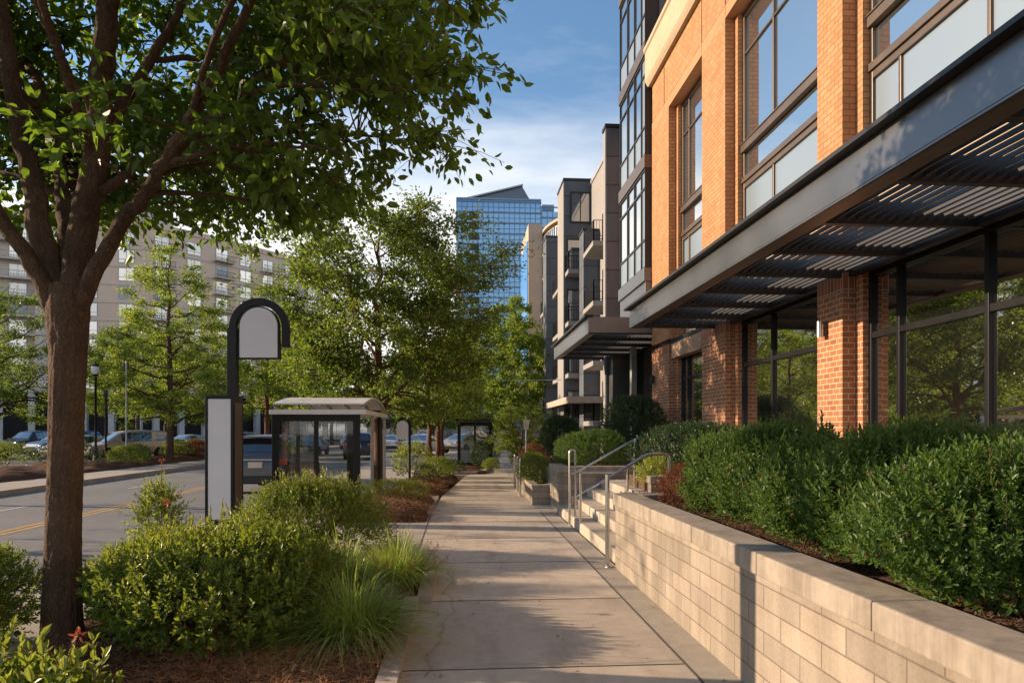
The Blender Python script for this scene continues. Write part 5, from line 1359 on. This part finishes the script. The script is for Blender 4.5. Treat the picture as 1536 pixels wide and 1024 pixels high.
# on the mounds
def low(label, loc, seed, rx, ry, h, n, lm='shrub', leaf=.045, tall=0, group=None, k=7, p=2.2, sl=.1, lw=.46, cat='shrub', amp=.22, detail=0):
    return bush('shrub', label, loc, seed, rx, ry, h, n, k, leaf, sl, lm, p, amp, group=group, lw=lw, tall=tall, tallm='shrub_lime', tall_len=.22, stems=8, detail=detail, cat=cat)
low('flat green groundcover plant on the nearest mulch mound', (-1.45, 15.0, .25), 61, .75, .8, .30, 900, 'shrub', .035)
low('lime yellow bush on the second mulch mound', (-1.5, 21.0, .2), 62, .55, .5, 1.05, 900, 'shrub_lime', .05, 25)
low('dark little round bush beside the hooked pole sign', (-1.05, 19.6, .2), 63, .28, .28, .5, 400, 'ever', .04)
low('green bush under the thin street tree', (-.75, 22.6, .15), 64, .5, .5, .6, 700, 'shrub', .05)
low('low dark groundcover at the sidewalk edge of the third mound', (-.45, 24.6, .15), 65, .5, .6, .42, 600, 'ever', .05)
low('round dark evergreen bush beside the small dark bus shelter', (.95, 29.0, .1), 66, .55, .55, 1.12, 1500, 'ever', .05)
low('tiny green bush at the foot of the round evergreen', (1.15, 27.6, .1), 67, .3, .3, .4, 400, 'shrub', .05)
for i, (x, y, rx, h, lm, lb) in enumerate(((-17.2, 31.5, 1.3, .95, 'ever', 'dark clipped bush left of the foreground trunk across the road'), (-15.9, 33.6, .75, .75, 'shrub', 'green bush just right of the trunk across the road'),
        (-16.6, 36.3, .6, .7, 'shrub', 'small round bush under the globe street lamp'), (-16.7, 41.2, .8, .95, 'shrub_lime', 'yellow green bush beside the tiered tree trunk'), (-15.6, 41.6, .7, .9, 'rust', 'pinkish brown bush beside the tiered tree trunk'),
        (-17.4, 47, 1.0, .8, 'shrub', 'long bush in front of the parked cars'), (-16.2, 53, 1.2, .8, 'ever', 'dark bush near the kerb farther along the verge'), (-21, 33, 1.2, .9, 'shrub', 'wide bush at the left edge of the far verge'))):
    low(lb, (x, y, .12), 70 + i, rx, rx * .8, h, 800, lm, .075, 0, 'bushes on the far verge', sl=.14)
# right side
hp = dict(k=10, leaf=.046, sl=.15, lw=.42, amp=.36, tall=60, tall_len=.17, stems=12, dmin=.55, up=1.15)
for i, (x, y, rx, ry, h, n, lb) in enumerate(((3.02, 6.9, .64, .39, .74, 3000, 'tall hedge shrub at the far end of the row next to the red leaved plant'),
        (2.95, 6.0, .64, .40, .80, 3300, 'hedge shrub second from the far end of the planter row'),
        (2.93, 5.05, .64, .39, .72, 3700, 'hedge shrub in the middle of the planter row below the lit brick pier'),
        (2.90, 4.12, .64, .40, .78, 4300, 'hedge shrub with a yellow sprout on top in the planter row'),
        (2.93, 3.12, .62, .38, .66, 4300, 'hedge shrub cut by the right picture edge'))):
    b = bush('hedge_shrub', lb, (x, y, .80), 90 + i, rx, ry, h, n, leafm='hedge', p=2.35, group='hedge shrubs in the planter', cat='hedge shrub', **hp)
bush('sprout', 'single yellow green sprout rising from the hedge below the shop window', (2.98, 4.3, 1.46), 99, .12, .10, .26, 26, 10, .06, .14, 'shrub_lime', 2, .2, lw=.35, tall=5, tall_len=.16, tallm='shrub_lime', stems=4, cat='sprout')
bush('red_leaved_plant', 'rust red leaved plant with scarlet tips beside the wall cap', (2.65, 7.55, .80), 100, .40, .36, .42, 900, 8, .040, .10, 'rust', 2.2, .25, lw=.4, tall=26, tallm='red_bloom', tall_len=.13, stems=14, cat='plant')
bush('clipped_hedge', 'wide clipped hedge behind the ramp wall at the top of the stairs', (3.95, 11.2, .86), 101, .95, .95, .84, 4200, 8, .045, .10, 'ever', 3.0, .15, lw=.42, stems=8, cat='hedge', tall=40, tallm='hedge', tall_len=.08)
bush('yellow_flowering_plant', 'small yellow green plant leaning over the stairs handrail', (3.0, 10.4, .86), 102, .26, .3, .36, 300, 8, .04, .1, 'shrub_lime', 2, .25, lw=.42, stems=6, cat='plant')
bush('evergreen_bush', 'tall dark evergreen bush against the black entrance', (4.75, 18.4, .82), 103, .85, .85, 1.72, 4200, 8, .055, .11, 'ever', 2.4, .18, lw=.42, stems=8, cat='bush')
bush('evergreen_bush', 'conical dark evergreen bush beside the block wall', (3.0, 20.3, .78), 104, .62, .62, 1.35, 3000, 8, .05, .11, 'ever', 2.0, .18, lw=.42, stems=8, cat='bush')
bush('evergreen_bush', 'low rounded bush on top of the block wall behind the stairs', (3.0, 15.9, .82), 105, .72, .85, .76, 3000, 8, .045, .10, 'hedge', 2.8, .15, lw=.42, stems=8, cat='bush')
bush('flowering_plant', 'bushy green plant with orange blooms in the low planter', (1.88, 17.8, .36), 106, .30, 1.9, .62, 1600, 8, .05, .12, 'shrub', 2.6, .3, lw=.45, stems=10, cat='plant', tall=30, tallm='rust', tall_len=.16)
bush('flowering_plant', 'rust coloured plant at the far end of the low planter', (2.3, 21.2, .5), 107, .45, .8, .62, 900, 8, .05, .12, 'rust', 2.4, .3, lw=.45, stems=8, cat='plant')
bush('young_shrub', 'yellow green shrub on the right of the sidewalk far ahead', (2.75, 33.5, 0), 108, .4, .5, .75, 500, 8, .06, .12, 'shrub_lime', 2.2, .3, lw=.45, stems=6)
# overhead cable from the apartments to the far pole
t = thing('cable', 'thin overhead cable crossing in front of the bright yellow green tree', 'cable', (6.3, 42, 5))
part(MB().tube(curve_pts(np.array([6.35, 43, 4.9]), np.array([-12.5, 46, 5.6]), np.array([0, 0, -.25]), 14), .02, 5), 'wire', 'grey_metal', t)

def litter(rng, n):
    x = np.where(rng.uniform(0, 1, n) < .6, -.28 + np.abs(rng.normal(0, .10, n)), rng.uniform(-.3, 1.85, n)); y = rng.uniform(3.2, 14, n)
    return np.stack([x, y, np.full(n, .012)], 1)
P_ = litter(rng, 170); a_ = rng.uniform(0, 6.3, 170)
props(link('fallen_leaves', leaf_mesh('fallen_leaves', P_, np.stack([np.cos(a_), np.sin(a_), rng.normal(0, .1, 170)], 1), np.tile([0, 0, 1.], (170, 1)) + rng.normal(0, .2, (170, 3)), rng.uniform(.015, .045, 170), .5, M['straw'], 1)), kind='stuff')
